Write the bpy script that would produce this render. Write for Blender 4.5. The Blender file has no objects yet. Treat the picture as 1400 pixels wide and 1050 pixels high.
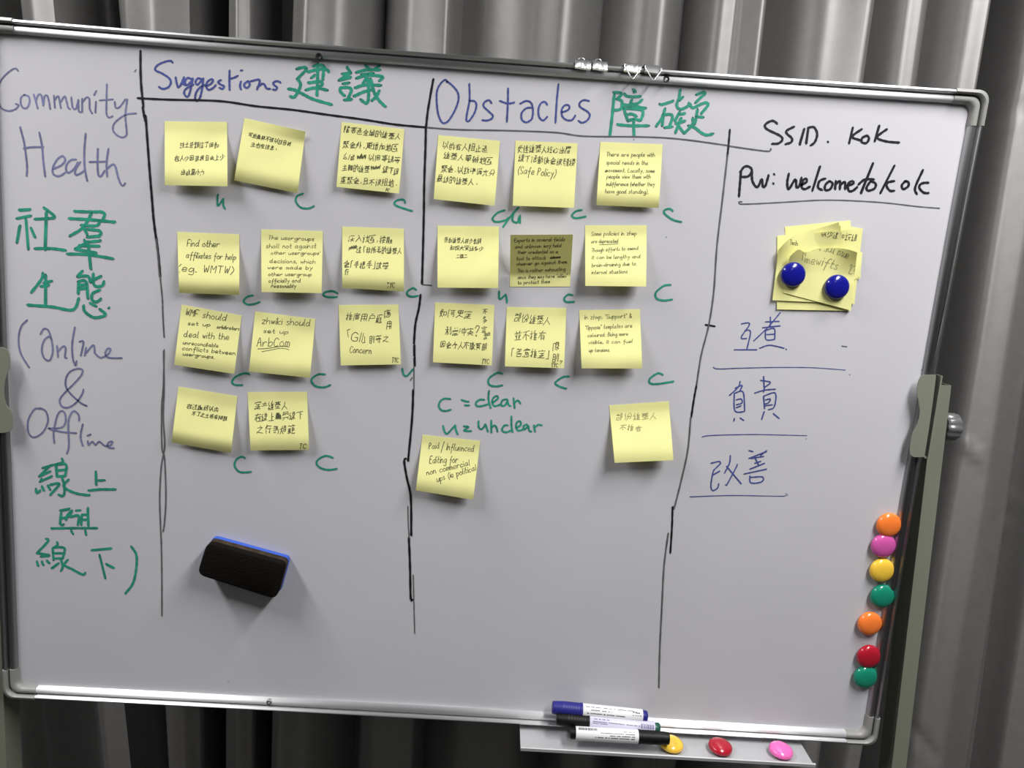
import bpy, bmesh, math, random
from mathutils import Vector, Matrix, Euler

# ---------------------------------------------------------------- camera, light, exposure
sc = bpy.context.scene
COL = sc.collection
ZC = 1.35                                   # height of the board's centre above the floor
CAMP = Vector((0.030998, -1.036152, ZC + 0.221681))
CAMR = Euler((1.39656979, -0.06926366, -0.01257695), 'XYZ')
FPX = 1110.0
cam = bpy.data.objects.new('camera', bpy.data.cameras.new('camera'))
COL.objects.link(cam)
cam.location = CAMP
cam.rotation_euler = CAMR
cam.data.sensor_width = 36.0
cam.data.lens = FPX / 1400.0 * 36.0
cam.data.clip_start = 0.02
sc.camera = cam
sc.view_settings.view_transform = 'Standard'
sc.view_settings.look = 'None'
sc.view_settings.gamma = 1.0
sc.view_settings.use_curve_mapping = False
sc.view_settings.exposure = 0.0

world = bpy.data.worlds.new('room_ambient')
sc.world = world
world.use_nodes = True
world.node_tree.nodes['Background'].inputs[0].default_value = (0.8, 0.85, 1.0, 1)
world.node_tree.nodes['Background'].inputs[1].default_value = 0.015

CEIL = 2.62
LAMP_ROWS = [(-1.05, 0.88), (0.78, 1.28)]      # x of the two rows of fluorescent ceiling lamps, relative power
LAMP_Y = [(-0.30, -1.50), (-2.2, -3.4)]
for lx, pw in LAMP_ROWS:
    for ya, yb in LAMP_Y:
        ya, yb = (ya + 0.18, yb + 0.40) if lx < 0 else (ya, yb)
        ld = bpy.data.lights.new('ceiling_lamp_light', 'AREA')
        ld.shape = 'RECTANGLE'
        ld.size = 0.22
        ld.size_y = abs(yb - ya)
        ld.energy = (33 if ya > -1 else 3) * pw
        ld.color = (1.0, 0.985, 0.97)
        lo = bpy.data.objects.new('ceiling_lamp_light', ld)
        lo.location = (lx, (ya + yb) / 2, CEIL - 0.07)
        COL.objects.link(lo)

M = CAMR.to_matrix()
random.seed(7)


def at(u, v, y=0.0):
    """the point of the plane y that the photograph shows at pixel (u, v)"""
    d = M @ Vector(((u - 700) / FPX, (525 - v) / FPX, -1))
    return CAMP + d * ((y - CAMP.y) / d.y)


# ---------------------------------------------------------------- materials
def mat(name, col, rough=0.5, metal=0.0, spec=0.5, bump=0.0, bscale=200, var=0.0, vscale=8, aniso=0.0, coat=0.0, stretch=(1, 1, 1), sheen=0.0, trans=0.0, tangent=None, arot=0.0):
    m = bpy.data.materials.new(name)
    m.use_nodes = True
    nt = m.node_tree
    b = nt.nodes['Principled BSDF']
    b.inputs['Base Color'].default_value = (*col, 1)
    b.inputs['Roughness'].default_value = rough
    b.inputs['Metallic'].default_value = metal
    b.inputs['Specular IOR Level'].default_value = spec
    b.inputs['Anisotropic'].default_value = aniso
    b.inputs['Anisotropic Rotation'].default_value = arot
    b.inputs['Coat Weight'].default_value = coat
    b.inputs['Coat Roughness'].default_value = 0.08
    b.inputs['Sheen Weight'].default_value = sheen
    if tangent:
        tg = nt.nodes.new('ShaderNodeTangent')
        tg.direction_type = 'RADIAL'
        tg.axis = tangent
        nt.links.new(tg.outputs[0], b.inputs['Tangent'])
    tc = nt.nodes.new('ShaderNodeTexCoord')
    mp = nt.nodes.new('ShaderNodeMapping')
    mp.inputs['Scale'].default_value = stretch
    nt.links.new(tc.outputs['Object'], mp.inputs[0])
    if var:
        n = nt.nodes.new('ShaderNodeTexNoise')
        n.inputs['Scale'].default_value = vscale
        n.inputs['Detail'].default_value = 5
        nt.links.new(mp.outputs[0], n.inputs['Vector'])
        r = nt.nodes.new('ShaderNodeMapRange')
        r.inputs['From Min'].default_value = 0.25
        r.inputs['From Max'].default_value = 0.75
        r.inputs['To Min'].default_value = 1 - var
        r.inputs['To Max'].default_value = 1 + var
        nt.links.new(n.outputs['Fac'], r.inputs['Value'])
        mx = nt.nodes.new('ShaderNodeMix')
        mx.data_type = 'RGBA'
        mx.blend_type = 'MULTIPLY'
        mx.inputs['Factor'].default_value = 1
        mx.inputs['A'].default_value = (*col, 1)
        nt.links.new(r.outputs[0], mx.inputs['B'])
        nt.links.new(mx.outputs['Result'], b.inputs['Base Color'])
    if bump:
        n2 = nt.nodes.new('ShaderNodeTexNoise')
        n2.inputs['Scale'].default_value = bscale
        n2.inputs['Detail'].default_value = 3
        nt.links.new(mp.outputs[0], n2.inputs['Vector'])
        bp = nt.nodes.new('ShaderNodeBump')
        bp.inputs['Strength'].default_value = bump
        bp.inputs['Distance'].default_value = 0.002
        nt.links.new(n2.outputs['Fac'], bp.inputs['Height'])
        nt.links.new(bp.outputs[0], b.inputs['Normal'])
    if trans:
        t = nt.nodes.new('ShaderNodeBsdfTranslucent')
        t.inputs[0].default_value = (*col, 1)
        ms = nt.nodes.new('ShaderNodeMixShader')
        ms.inputs[0].default_value = trans
        nt.links.new(b.outputs[0], ms.inputs[1])
        nt.links.new(t.outputs[0], ms.inputs[2])
        nt.links.new(ms.outputs[0], nt.nodes['Material Output'].inputs[0])
    return m


MT = dict(
    board=mat('whiteboard_enamel', (0.56, 0.555, 0.59), 0.28, spec=0.35, var=0.03, vscale=5),
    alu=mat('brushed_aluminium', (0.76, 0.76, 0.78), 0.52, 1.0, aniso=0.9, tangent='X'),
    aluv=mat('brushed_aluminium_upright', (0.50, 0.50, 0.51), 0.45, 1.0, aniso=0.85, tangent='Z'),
    cap=mat('grey_plastic', (0.27, 0.27, 0.255), 0.42, bump=0.05, bscale=300),
    tray=mat('white_tray_aluminium', (0.62, 0.63, 0.65), 0.38, 0.35, var=0.04, vscale=20),
    dark=mat('dark_steel', (0.03, 0.03, 0.03), 0.35, 0.6),
    steel=mat('polished_steel', (0.72, 0.72, 0.72), 0.30, 1.0),
    clip=mat('pressed_silver_metal', (0.80, 0.80, 0.81), 0.34, 1.0, bump=0.4, bscale=230),
    post=mat('olive_grey_powder_coat', (0.20, 0.21, 0.165), 0.5, bump=0.1, bscale=500),
    knob=mat('grey_knob_plastic', (0.22, 0.23, 0.23), 0.3, 0.5),
    curtain=mat('grey_satin_curtain', (0.29, 0.285, 0.282), 0.55, 0.6, spec=0.5, bump=0.08, bscale=900, var=0.05, vscale=60, aniso=0.5, tangent='Z', arot=0.25),
    note=mat('yellow_note_paper', (0.95, 0.935, 0.43), 0.75, spec=0.15, var=0.03, vscale=30, trans=0.22),
    pen=mat('pen_ink_on_paper', (0.095, 0.095, 0.05), 0.6, spec=0.2),
    pen2=mat('pale_pencil_on_paper', (0.30, 0.29, 0.13), 0.7, spec=0.2),
    pen3=mat('faint_pencil_on_paper', (0.55, 0.54, 0.24), 0.7, spec=0.2),
    black=mat('black_marker_ink', (0.012, 0.012, 0.015), 0.4, spec=0.35),
    grey=mat('worn_black_marker_ink', (0.11, 0.11, 0.115), 0.45, spec=0.3, var=0.35, vscale=40),
    blue=mat('blue_marker_ink', (0.06, 0.078, 0.27), 0.45, spec=0.3, var=0.3, vscale=40),
    blue2=mat('worn_blue_marker_ink', (0.16, 0.17, 0.31), 0.45, spec=0.3, var=0.4, vscale=30),
    green=mat('green_marker_ink', (0.025, 0.27, 0.185), 0.45, spec=0.3, var=0.35, vscale=60),
    felt=mat('black_eraser_felt', (0.010, 0.009, 0.008), 1.0, spec=0.02, bump=0.6, bscale=400),
    dust=mat('brown_dusty_felt', (0.045, 0.033, 0.022), 0.95, spec=0.1, bump=0.5, bscale=300, var=0.5, vscale=80),
    bluepl=mat('blue_eraser_plastic', (0.03, 0.10, 0.55), 0.4),
    pblue=mat('blue_pen_plastic', (0.022, 0.022, 0.20), 0.42, spec=0.3),
    pblack=mat('black_pen_plastic', (0.006, 0.006, 0.0065), 0.45, spec=0.22),
    pgreen=mat('dark_green_pen_plastic', (0.01, 0.09, 0.06), 0.35),
    pwhite=mat('white_pen_barrel', (0.78, 0.78, 0.80), 0.3),
    plilac=mat('pale_lilac_pen_barrel', (0.62, 0.60, 0.74), 0.3),
    print=mat('dark_label_print', (0.03, 0.03, 0.04), 0.5),
    print2=mat('violet_label_print', (0.12, 0.11, 0.24), 0.5),
    m_orange=mat('orange_magnet_plastic', (0.95, 0.22, 0.04), 0.18, spec=0.6),
    m_pink=mat('pink_magnet_plastic', (0.90, 0.16, 0.50), 0.18, spec=0.6),
    m_magenta=mat('magenta_magnet_plastic', (0.62, 0.10, 0.38), 0.18, spec=0.6),
    m_yellow=mat('yellow_magnet_plastic', (0.90, 0.57, 0.06), 0.18, spec=0.6),
    m_green=mat('green_magnet_plastic', (0.01, 0.24, 0.15), 0.18, spec=0.6),
    m_red=mat('red_magnet_plastic', (0.42, 0.012, 0.03), 0.18, spec=0.6),
    m_blue=mat('blue_magnet_plastic', (0.008, 0.010, 0.24), 0.16, spec=0.6),
    wall=mat('painted_wall', (0.16, 0.155, 0.15), 0.8, bump=0.1, bscale=80),
    ceil=mat('ceiling_paint', (0.5, 0.5, 0.48), 0.8),
    floor=mat('carpet_floor', (0.07, 0.068, 0.066), 0.9, bump=0.4, bscale=300, var=0.15, vscale=40),
    lampbox=mat('white_lamp_housing', (0.8, 0.8, 0.8), 0.4),
)


# ---------------------------------------------------------------- builders
def prop(o, label=None, cat=None, group=None, kind=None):
    if label:
        o['label'] = label
    if cat:
        o['category'] = cat
    if group:
        o['group'] = group
    if kind:
        o['kind'] = kind
    return o


def thing(name, loc, label, cat, group=None):
    o = bpy.data.objects.new(name, None)
    o.empty_display_size = 0.02
    o.location = loc
    COL.objects.link(o)
    return prop(o, label, cat, group)


def wloc(o):
    v = Vector(o.location)
    while o.parent:
        o = o.parent
        v += Vector(o.location)
    return v


def mk(name, verts, faces, m, parent=None, smooth=False, loc=None, label=None, angle=None):
    off = wloc(parent) if parent else Vector((0, 0, 0))
    if loc is not None:
        off = off * 0 + Vector(loc)
    me = bpy.data.meshes.new(name)
    me.from_pydata([tuple(Vector(v) - off) for v in verts], [], faces)
    bm = bmesh.new()
    bm.from_mesh(me)
    bmesh.ops.recalc_face_normals(bm, faces=bm.faces)
    bm.to_mesh(me)
    bm.free()
    me.materials.append(m)
    if smooth:
        for p in me.polygons:
            p.use_smooth = True
        if angle:
            me.set_sharp_from_angle(angle=math.radians(angle))
    o = bpy.data.objects.new(name, me)
    if parent:
        o.parent = parent
        if loc is not None:
            o.location = Vector(loc) - wloc(parent)
    elif loc is not None:
        o.location = loc
    if label:
        o['label'] = label
    COL.objects.link(o)
    return o


class MB:
    def __init__(s):
        s.v, s.f = [], []

    def add(s, vs, fs):
        n = len(s.v)
        s.v += [Vector(v) for v in vs]
        s.f += [[i + n for i in f] for f in fs]

    def box(s, a, b):
        x0, y0, z0 = a
        x1, y1, z1 = b
        s.add([(x0, y0, z0), (x1, y0, z0), (x1, y1, z0), (x0, y1, z0), (x0, y0, z1), (x1, y0, z1), (x1, y1, z1), (x0, y1, z1)],
              [(0, 3, 2, 1), (4, 5, 6, 7), (0, 1, 5, 4), (1, 2, 6, 5), (2, 3, 7, 6), (3, 0, 4, 7)])

    def lathe(s, prof, mx, n=28):
        """prof: (r, h) pairs turned about local z, placed with matrix mx"""
        vs, fs = [], []
        for r, h in prof:
            for k in range(n):
                a = 2 * math.pi * k / n
                vs.append(mx @ Vector((r * math.cos(a), r * math.sin(a), h)))
        for i in range(len(prof) - 1):
            for k in range(n):
                fs.append((i * n + k, i * n + (k + 1) % n, (i + 1) * n + (k + 1) % n, (i + 1) * n + k))
        fs.append(tuple(range(n))[::-1])
        fs.append(tuple((len(prof) - 1) * n + k for k in range(n)))
        s.add(vs, fs)

    def sweep(s, rows, close_ends=True):
        """rows of equally many points; the skin between them"""
        n = len(rows[0])
        vs = [p for r in rows for p in r]
        fs = []
        for i in range(len(rows) - 1):
            for k in range(n):
                fs.append((i * n + k, i * n + (k + 1) % n, (i + 1) * n + (k + 1) % n, (i + 1) * n + k))
        if close_ends:
            fs.append(tuple(range(n))[::-1])
            fs.append(tuple((len(rows) - 1) * n + k for k in range(n)))
        s.add(vs, fs)

    def tube(s, pts, r, n=8):
        rows = []
        pts = [Vector(p) for p in pts]
        for i, p in enumerate(pts):
            d = (pts[min(i + 1, len(pts) - 1)] - pts[max(i - 1, 0)]).normalized()
            a = d.cross(Vector((0.31, 0.87, 0.37))).normalized()
            b = d.cross(a)
            rows.append([p + (a * math.cos(2 * math.pi * k / n) + b * math.sin(2 * math.pi * k / n)) * r for k in range(n)])
        s.sweep(rows)

    def prism(s, poly, y0, y1):
        """polygon given as (x, z), pushed from y0 to y1"""
        n = len(poly)
        s.add([(x, y0, z) for x, z in poly] + [(x, y1, z) for x, z in poly],
              [tuple(range(n)), tuple(range(n, 2 * n))[::-1]] + [(k, (k + 1) % n, n + (k + 1) % n, n + k) for k in range(n)])

    def build(s, name, m, parent=None, **kw):
        return mk(name, s.v, s.f, m, parent, **kw)


def smooth_line(p, step):
    """a Catmull-Rom curve through 2-D points"""
    p = [Vector(q) for q in p]
    if len(p) < 3:
        return p
    out = []
    for i in range(len(p) - 1):
        a = p[max(i - 1, 0)]
        b, c = p[i], p[i + 1]
        d = p[min(i + 2, len(p) - 1)]
        n = max(1, min(8, int((c - b).length / step)))
        for k in range(n):
            t = k / n
            out.append(0.5 * ((2 * b) + (c - a) * t + (2 * a - 5 * b + 4 * c - d) * t * t + (3 * b - a - 3 * c + d) * t ** 3))
    out.append(p[-1])
    return out


def ribbon(mb, p, w, put, capn=3, taper=0.0):
    """a flat pen stroke of width w along 2-D points p; put(x, y) gives its place on the surface"""
    p = [q for i, q in enumerate(p) if i == 0 or (q - p[i - 1]).length > 1e-6]
    if len(p) == 1:
        p = [p[0] - Vector((w * .1, 0)), p[0] + Vector((w * .1, 0))]
    n = len(p)
    L, R = [], []
    for i in range(n):
        d = (p[min(i + 1, n - 1)] - p[max(i - 1, 0)])
        if d.length < 1e-9:
            d = Vector((1, 0))
        d.normalize()
        nn = Vector((-d.y, d.x))
        ww = w / 2 * (1 - taper * i / (n - 1)) * (1 + 0.10 * math.sin(i * 1.7 + p[0].x))
        L.append(p[i] + nn * ww)
        R.append(p[i] - nn * ww)
    d0 = (p[0] - p[1]).normalized()
    d1 = (p[-1] - p[-2]).normalized()
    w1 = w * (1 - taper)
    c0 = [p[0] + (Matrix.Rotation(-math.pi / 2 + math.pi * k / (capn + 1), 2) @ d0) * w / 2 for k in range(1, capn + 1)]
    c1 = [p[-1] + (Matrix.Rotation(-math.pi / 2 + math.pi * k / (capn + 1), 2) @ d1) * w1 / 2 for k in range(1, capn + 1)]
    pts = L + R + c0 + c1
    fs = [(i, i + 1, n + i + 1, n + i) for i in range(n - 1)]
    fs.append(tuple([n] + [2 * n + k for k in range(capn)][::1] + [0])[::-1])
    fs.append(tuple([n - 1] + [2 * n + capn + k for k in range(capn)] + [2 * n - 1]))
    mb.add([put(q.x, q.y) for q in pts], fs)


def parse(s):
    out = []
    for st in s.split(';'):
        pts = [tuple(float(a) for a in q.split(',')) for q in st.split()]
        if pts:
            out.append([Vector(p) for p in pts])
    return out


# ---------------------------------------------------------------- setting
def struct(name, a, b, m):
    mb = MB()
    mb.box(a, b)
    return prop(mb.build(name, m), kind='structure')


struct('floor', (-3.2, -4.2, -0.1), (3.2, 0.75, 0.0), MT['floor'])
struct('ceiling', (-3.2, -4.2, CEIL), (3.2, 0.75, CEIL + 0.1), MT['ceil'])
struct('wall_back', (-3.2, 0.65, 0.0), (3.2, 0.75, CEIL), MT['wall'])
struct('wall_left', (-3.2, -4.2, 0.0), (-3.1, 0.65, CEIL), MT['wall'])
struct('wall_right', (3.1, -4.2, 0.0), (3.2, 0.65, CEIL), MT['wall'])

for (lx, pw), side in zip(LAMP_ROWS, ('left', 'right')):
    for (ya, yb), wh in zip(LAMP_Y, ('nearer the board', 'farther from the board')):
        ya, yb = (ya + 0.18, yb + 0.40) if lx < 0 else (ya, yb)
        mb = MB()
        mb.box((lx - 0.15, yb - 0.03, CEIL - 0.06), (lx + 0.15, ya + 0.03, CEIL))
        t = thing('ceiling_lamp', (lx, (ya + yb) / 2, CEIL), 'white ceiling lamp above the %s side of the board, the one %s' % (side, wh), 'ceiling lamp', 'fluorescent ceiling lamps')
        mb.build('housing', MT['lampbox'], t)

# ---------------------------------------------------------------- curtains
# folds: x at the top (z 1.87), x at the bottom (z 0.67), distance y
FOLDS = [(-1.9, -1.9, .32), (-1.7, -1.7, .40), (-1.5, -1.5, .26), (-1.3, -1.3, .40), (-1.15, -1.15, .27), (-1.0, -1.0, .40), (-.9, -.88, .26), (-.80, -.76, .27),
         (-.785, -.70, .43), (-.735, -.64, .44), (-.722, -.625, .29), (-.695, -.605, .27), (-.665, -.57, .275),
         (-.655, -.558, .42), (-.63, -.53, .45), (-.605, -.512, .37), (-.575, -.505, .36),
         (-.56, -.50, .275), (-.51, -.465, .255), (-.46, -.44, .27),
         (-.452, -.434, .43), (-.418, -.408, .45), (-.408, -.402, .29), (-.39, -.375, .27), (-.372, -.352, .28),
         (-.366, -.346, .44), (-.318, -.325, .45), (-.31, -.32, .29), (-.285, -.30, .26), (-.25, -.265, .27),
         (-.18, -.185, .36), (-.125, -.125, .28), (-.075, -.07, .27), (-.055, -.05, .35), (.062, .064, .285), (.098, .098, .275), (.17, .17, .365), (.234, .234, .295), (.252, .252, .293), (.30, .30, .36), (.345, .347, .285), (.365, .368, .288), (.375, .378, .280), (.403, .40, .268),
         (.425, .418, .37), (.515, .515, .282), (.565, .565, .270), (.595, .60, .355), (.640, .647, .292), (.655, .662, .290), (.683, .686, .335), (.722, .712, .268), (.742, .728, .262), (.758, .745, .37)]
FOLDS2 = [(.785, .785, .40), (.816, .835, .268), (.85, .875, .258), (.885, .925, .262), (.91, .955, .33), (.93, .98, .34), (.96, 1.0, .28), (1.05, 1.06, .25),
          (1.13, 1.13, .38), (1.25, 1.25, .26), (1.4, 1.4, .40), (1.55, 1.55, .26), (1.7, 1.7, .40), (1.9, 1.9, .30)]


def curtain(folds, label, seed, rows_n=46, creases=()):
    rnd = random.Random(seed)
    zs = [0.03 + (CEIL - 0.05) * k / rows_n for k in range(rows_n + 1)]
    rows = []
    for z in zs:
        t = (1.87 - z) / 1.20
        ks = [(a + (b - a) * t, d) for a, b, d in folds]
        line = []
        for i in range(len(ks) - 1):
            (xa, da), (xb, db) = ks[i], ks[i + 1]
            n = max(6, int(max(abs(folds[i + 1][0] - folds[i][0]), abs(folds[i + 1][1] - folds[i][1])) / 0.005))
            for k in range(n):
                s = k / n
                x = xa + (xb - xa) * s
                far_a = (i == 0 or ks[i - 1][1] < da) and db < da
                far_b = (i == len(ks) - 2 or ks[i + 2][1] < db) and da < db
                if far_b and abs(db - da) > .012:          # rounded crest running back into a sharp valley
                    e = 1 - math.cos(math.pi * s / 2)
                elif far_a and abs(db - da) > .012:
                    e = math.sin(math.pi * s / 2)
                else:
                    e = s * s * (3 - 2 * s) * .4 + s * .6
                y = da + (db - da) * e
                for (ax, az, bx, bz, amp) in creases:
                    dx, dz = bx - ax, bz - az
                    q = ((x - ax) * dx + (z - az) * dz) / (dx * dx + dz * dz)
                    if -.1 < q < 1.1:
                        ds = ((x - ax) * dz - (z - az) * dx) / math.hypot(dx, dz)
                        y -= amp * math.exp(-(ds / .007) ** 2) * max(0, math.sin(math.pi * (q + .1) / 1.2))
                y += 0.0022 * math.sin(z * 9 + x * 40 + seed) * math.sin(z * 3.1 + x * 13)
                line.append((x, y, z))
        line.append((ks[-1][0], ks[-1][1], z))
        rows.append(line)
    m = len(rows[0])
    vs = [p for r in rows for p in r]
    nb = len(vs)
    vs += [(x, y + 0.0015, z) for x, y, z in vs]
    fs = []
    for i in range(len(rows) - 1):
        for k in range(m - 1):
            q = (i * m + k, i * m + k + 1, (i + 1) * m + k + 1, (i + 1) * m + k)
            fs.append(q)
            fs.append(tuple(a + nb for a in q)[::-1])
    o = mk('curtain', vs, fs, MT['curtain'], smooth=True, angle=70)
    return prop(o, label, 'curtain', 'grey curtains behind the whiteboard')


curtain(FOLDS, 'wide grey satin curtain hanging in folds directly behind the whiteboard', 1)
curtain(FOLDS2, 'grey satin curtain with creases hanging past the right edge of the whiteboard', 2, 200,
        [(q[0].x, q[0].z, q[1].x, q[1].z, a) for q, a in (((at(1290, 585, .28), at(1340, 628, .28)), .006), ((at(1362, 680, .3), at(1415, 700, .3)), .005), ((at(1352, 705, .3), at(1400, 735, .3)), .004), ((at(1240, 985, .28), at(1275, 1030, .28)), -.006), ((at(1340, 130, .28), at(1400, 100, .28)), .004), ((at(1370, 165, .28), at(1400, 140, .28)), -.004))])

# ---------------------------------------------------------------- whiteboard
board = thing('whiteboard', (0, 0, ZC), 'large white dry-erase board with aluminium frame, covered in sticky notes and handwriting', 'whiteboard')


def e_top(x, d=0.0): return Vector((x, 0, ZC + 0.43680 + .00153 * x + .00855 * x * x - d))
def e_bot(x, d=0.0): return Vector((x, 0, ZC - 0.43655 + .00132 * x - .00469 * x * x + d))
def e_right(z, d=0.0): return Vector((0.60143 + .01182 * z + .02134 * z * z - d, 0, ZC + z))
def e_left(z, d=0.0): return Vector((-0.60457 + .00220 * z - 0.0 * z * z + d, 0, ZC + z))


W_RAIL = 0.0152
CORN = dict(tl=(-0.6032, 0.4390), tr=(0.6105, 0.4408), br=(0.6000, -0.4370), bl=(-0.6052, -0.4390))
mb = MB()
mb.prism([(-0.595, ZC - 0.43), (0.593, ZC - 0.43), (0.60, ZC + 0.432), (-0.594, ZC + 0.43)], 0.0, 0.012)
panel = mb.build('writing_surface', MT['board'], board)

PROF = [(0.0, -0.0002), (0.0, 0.0016), (0.03, 0.0052), (0.10, 0.0072), (0.22, 0.0084), (0.36, 0.0085), (0.48, 0.0078), (0.55, 0.0062), (0.58, 0.0026), (0.66, 0.0026), (0.68, 0.0092), (0.73, 0.0112), (0.80, 0.0120), (0.88, 0.0116), (0.95, 0.0102), (1.0, 0.0075),
        (1.0, -0.012), (0.97, -0.013), (0.0, -0.013)]


def rail_rows(inner, outer, grow=0.0):
    rows = []
    for a, b in zip(inner, outer):
        d = b - a
        row = []
        for w, h in PROF:
            ww = w + (grow if w > .9 else 0) / 0.0152 * (1 if w > .9 else 0)
            if w == 0.0:
                ww = -grow * .6 / 0.0152
            q = a + d * ww
            row.append(Vector((q.x, -(h + (grow if h > -0.001 else 0)), q.z)))
        rows.append(row)
    return rows


def lin(a, b, n=17): return [a + (b - a) * k / (n - 1) for k in range(n)]


for (fn, lo, hi, lab) in ((e_top, -0.585, 0.592, 'top'), (e_bot, -0.585, 0.584, 'bottom'), (e_left, -0.42, 0.42, 'left'), (e_right, -0.42, 0.422, 'right')):
    ts = lin(lo, hi)
    mb = MB()
    mb.sweep(rail_rows([fn(t, W_RAIL) for t in ts], [fn(t) for t in ts]))
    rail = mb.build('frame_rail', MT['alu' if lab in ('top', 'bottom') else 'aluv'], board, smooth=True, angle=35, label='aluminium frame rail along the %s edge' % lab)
    spots = {'top': [(436, 77), (911, 108)], 'bottom': [(368, 960)]}.get(lab, [])
    for (u, v) in spots:
        c = at(u, v, -0.0075)
        mb = MB()
        mx = Matrix.Translation(c) @ Matrix.Rotation(math.pi / 2, 4, 'X')
        mb.lathe([(0.0012, 0.0005), (0.0014, 0.0012), (0.0034, 0.0016), (0.0040, 0.0006), (0.0040, -0.003)][::-1], mx, 20)
        mb.build('screw', MT['dark'] if lab == 'top' else MT['steel'], rail, smooth=True, angle=40)


def corner(cx, cz, sx, sz, edges):
    """L-shaped cap round one corner; sx, sz point from the corner into the board"""
    (fh, fv) = edges
    C = Vector((cx, 0, ZC + cz))
    arm = 0.041
    hx = cx + sx * arm
    vz = cz + sz * arm
    H = fh(hx)
    V = fv(vz)
    ro, ri = 0.013, 0.010
    ux = (H - C).normalized()
    uz = (V - C).normalized()
    out, inn = [], []
    Ci = C + (ux + uz) * W_RAIL
    for k in range(4):
        t = k / 4
        out.append(H + (C + ux * ro - H) * t)
    for k in range(9):
        a = k / 8 * math.pi / 2
        out.append(C + ux * ro * (1 - math.sin(a)) + uz * ro * (1 - math.cos(a)))
    for k in range(1, 5):
        out.append((C + uz * ro) + (V - (C + uz * ro)) * k / 4)
    Hi = H + uz * W_RAIL
    Vi = V + ux * W_RAIL
    for k in range(4):
        inn.append(Hi + (Ci + ux * ri - Hi) * k / 4)
    for k in range(9):
        a = k / 8 * math.pi / 2
        inn.append(Ci + ux * ri * (1 - math.sin(a)) + uz * ri * (1 - math.cos(a)))
    for k in range(1, 5):
        inn.append((Ci + uz * ri) + (Vi - (Ci + uz * ri)) * k / 4)
    mb = MB()
    mb.sweep(rail_rows(inn, out, 0.0013))
    return mb.build('corner_cap', MT['cap'], board, smooth=True, angle=35)


corner(*CORN['tl'], 1, -1, (e_top, e_left))
corner(*CORN['tr'], -1, -1, (e_top, e_right))
corner(*CORN['br'], -1, 1, (e_bot, e_right))
corner(*CORN['bl'], 1, 1, (e_bot, e_left))

# pen tray under the bottom rail
TZ = ZC - 0.4445                             # top of the tray floor
TY0, TY1 = 0.004, -0.0555
xa = at(712, 1000, -0.03).x
xb = at(1106, 1022, -0.03).x
slope = (e_bot(xb).z - e_bot(xa).z)


def tray_z(x): return TZ + (e_bot(x).z - (ZC - 0.43655)) * 1.0


tray_prof = [(TY0, 0.0), (TY1 + .004, 0.0), (TY1 + .0015, 0.0012), (TY1 + .0008, 0.0050), (TY1 - .0012, 0.0055), (TY1 - .0020, 0.0044), (TY1 - .0014, 0.0), (TY1 + 0.001, -0.0016), (TY0, -0.0016)]
mb = MB()
mb.sweep([[Vector((x, y, tray_z(x) + h)) for y, h in tray_prof] for x in lin(xa, xb, 13)])
mb.build('pen_tray', MT['tray'], board, smooth=True, angle=35)

# ---------------------------------------------------------------- marker writing on the board
INKN = [0]


def write(name, label, m, w, x0, y0, s, strokes, taper=0.0, raw=False):
    mb = MB()
    if name in ('divider_line', 'underline', 'stray_dots') and ';' in strokes:      # every separate stroke is a part of its own
        for st in strokes.split(';'):
            write(name.replace('dots', 'dot'), label if name != 'stray_dots' else None, m, w, x0, y0, s, st, taper, raw)
        return
    for st in parse(strokes):
        INKN[0] += 1
        lift = -0.00025 - 0.0000012 * (INKN[0] % 200)
        pts = [Vector((x0 + p.x / s, y0 + p.y / s)) for p in st]
        if not raw:
            pts = smooth_line(pts, 1.5)
        ribbon(mb, pts, w, lambda x, y: at(x, y, lift), taper=taper)
    return mb.build(name, m, panel, label=label)

write('heading_writing', 'worn blue handwriting reading Community', MT['blue2'], 2.4, 0, 80, 5.835, """
143,97 125,78 85,95 30,145 0,190 -12,250 -12,310 0,378 25,405 75,418 125,402 148,372 125,362;195,288 168,310 165,360 185,393 215,392 235,350 230,305 195,288;
268,285 285,340 300,398;285,340 305,290 328,290 345,375;345,375 355,300 375,295 390,340 400,402;430,295 437,392;437,330 465,300 485,395;485,345 515,300 530,340 545,395 558,402;
568,310 580,392 605,400 625,330;625,330 628,420 650,425;655,320 655,425;655,350 690,310 712,320 715,400 735,437;765,345 760,430;768,258 750,290;
852,205 848,400 852,450 870,470 898,460;795,333 900,325;915,345 920,385 935,395 960,380 1000,325;1015,325 1000,450 1010,580 1005,615 970,628 925,605 900,565 910,520 950,480 1010,445 1085,437""")
write('heading_writing', 'worn blue handwriting reading Health', MT['blue2'], 2.7, 0, 80, 5.835, """
160,548 185,640 195,690 215,850 212,935;313,590 335,700 345,820 360,940;190,720 240,708 345,705;425,880 490,850 520,810 500,778 460,800 425,860 420,910 445,935 480,935 520,910;
605,805 565,810 530,850 528,895 550,910 590,880 620,830;640,825 605,880 600,925 635,920 670,895;683,600 672,740 675,870 695,975;780,720 778,850 785,930 805,938 835,895;715,825 845,822;
865,720 850,830 855,940;855,880 895,845 920,860 940,940 965,1005 985,1012 998,995""")
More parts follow.
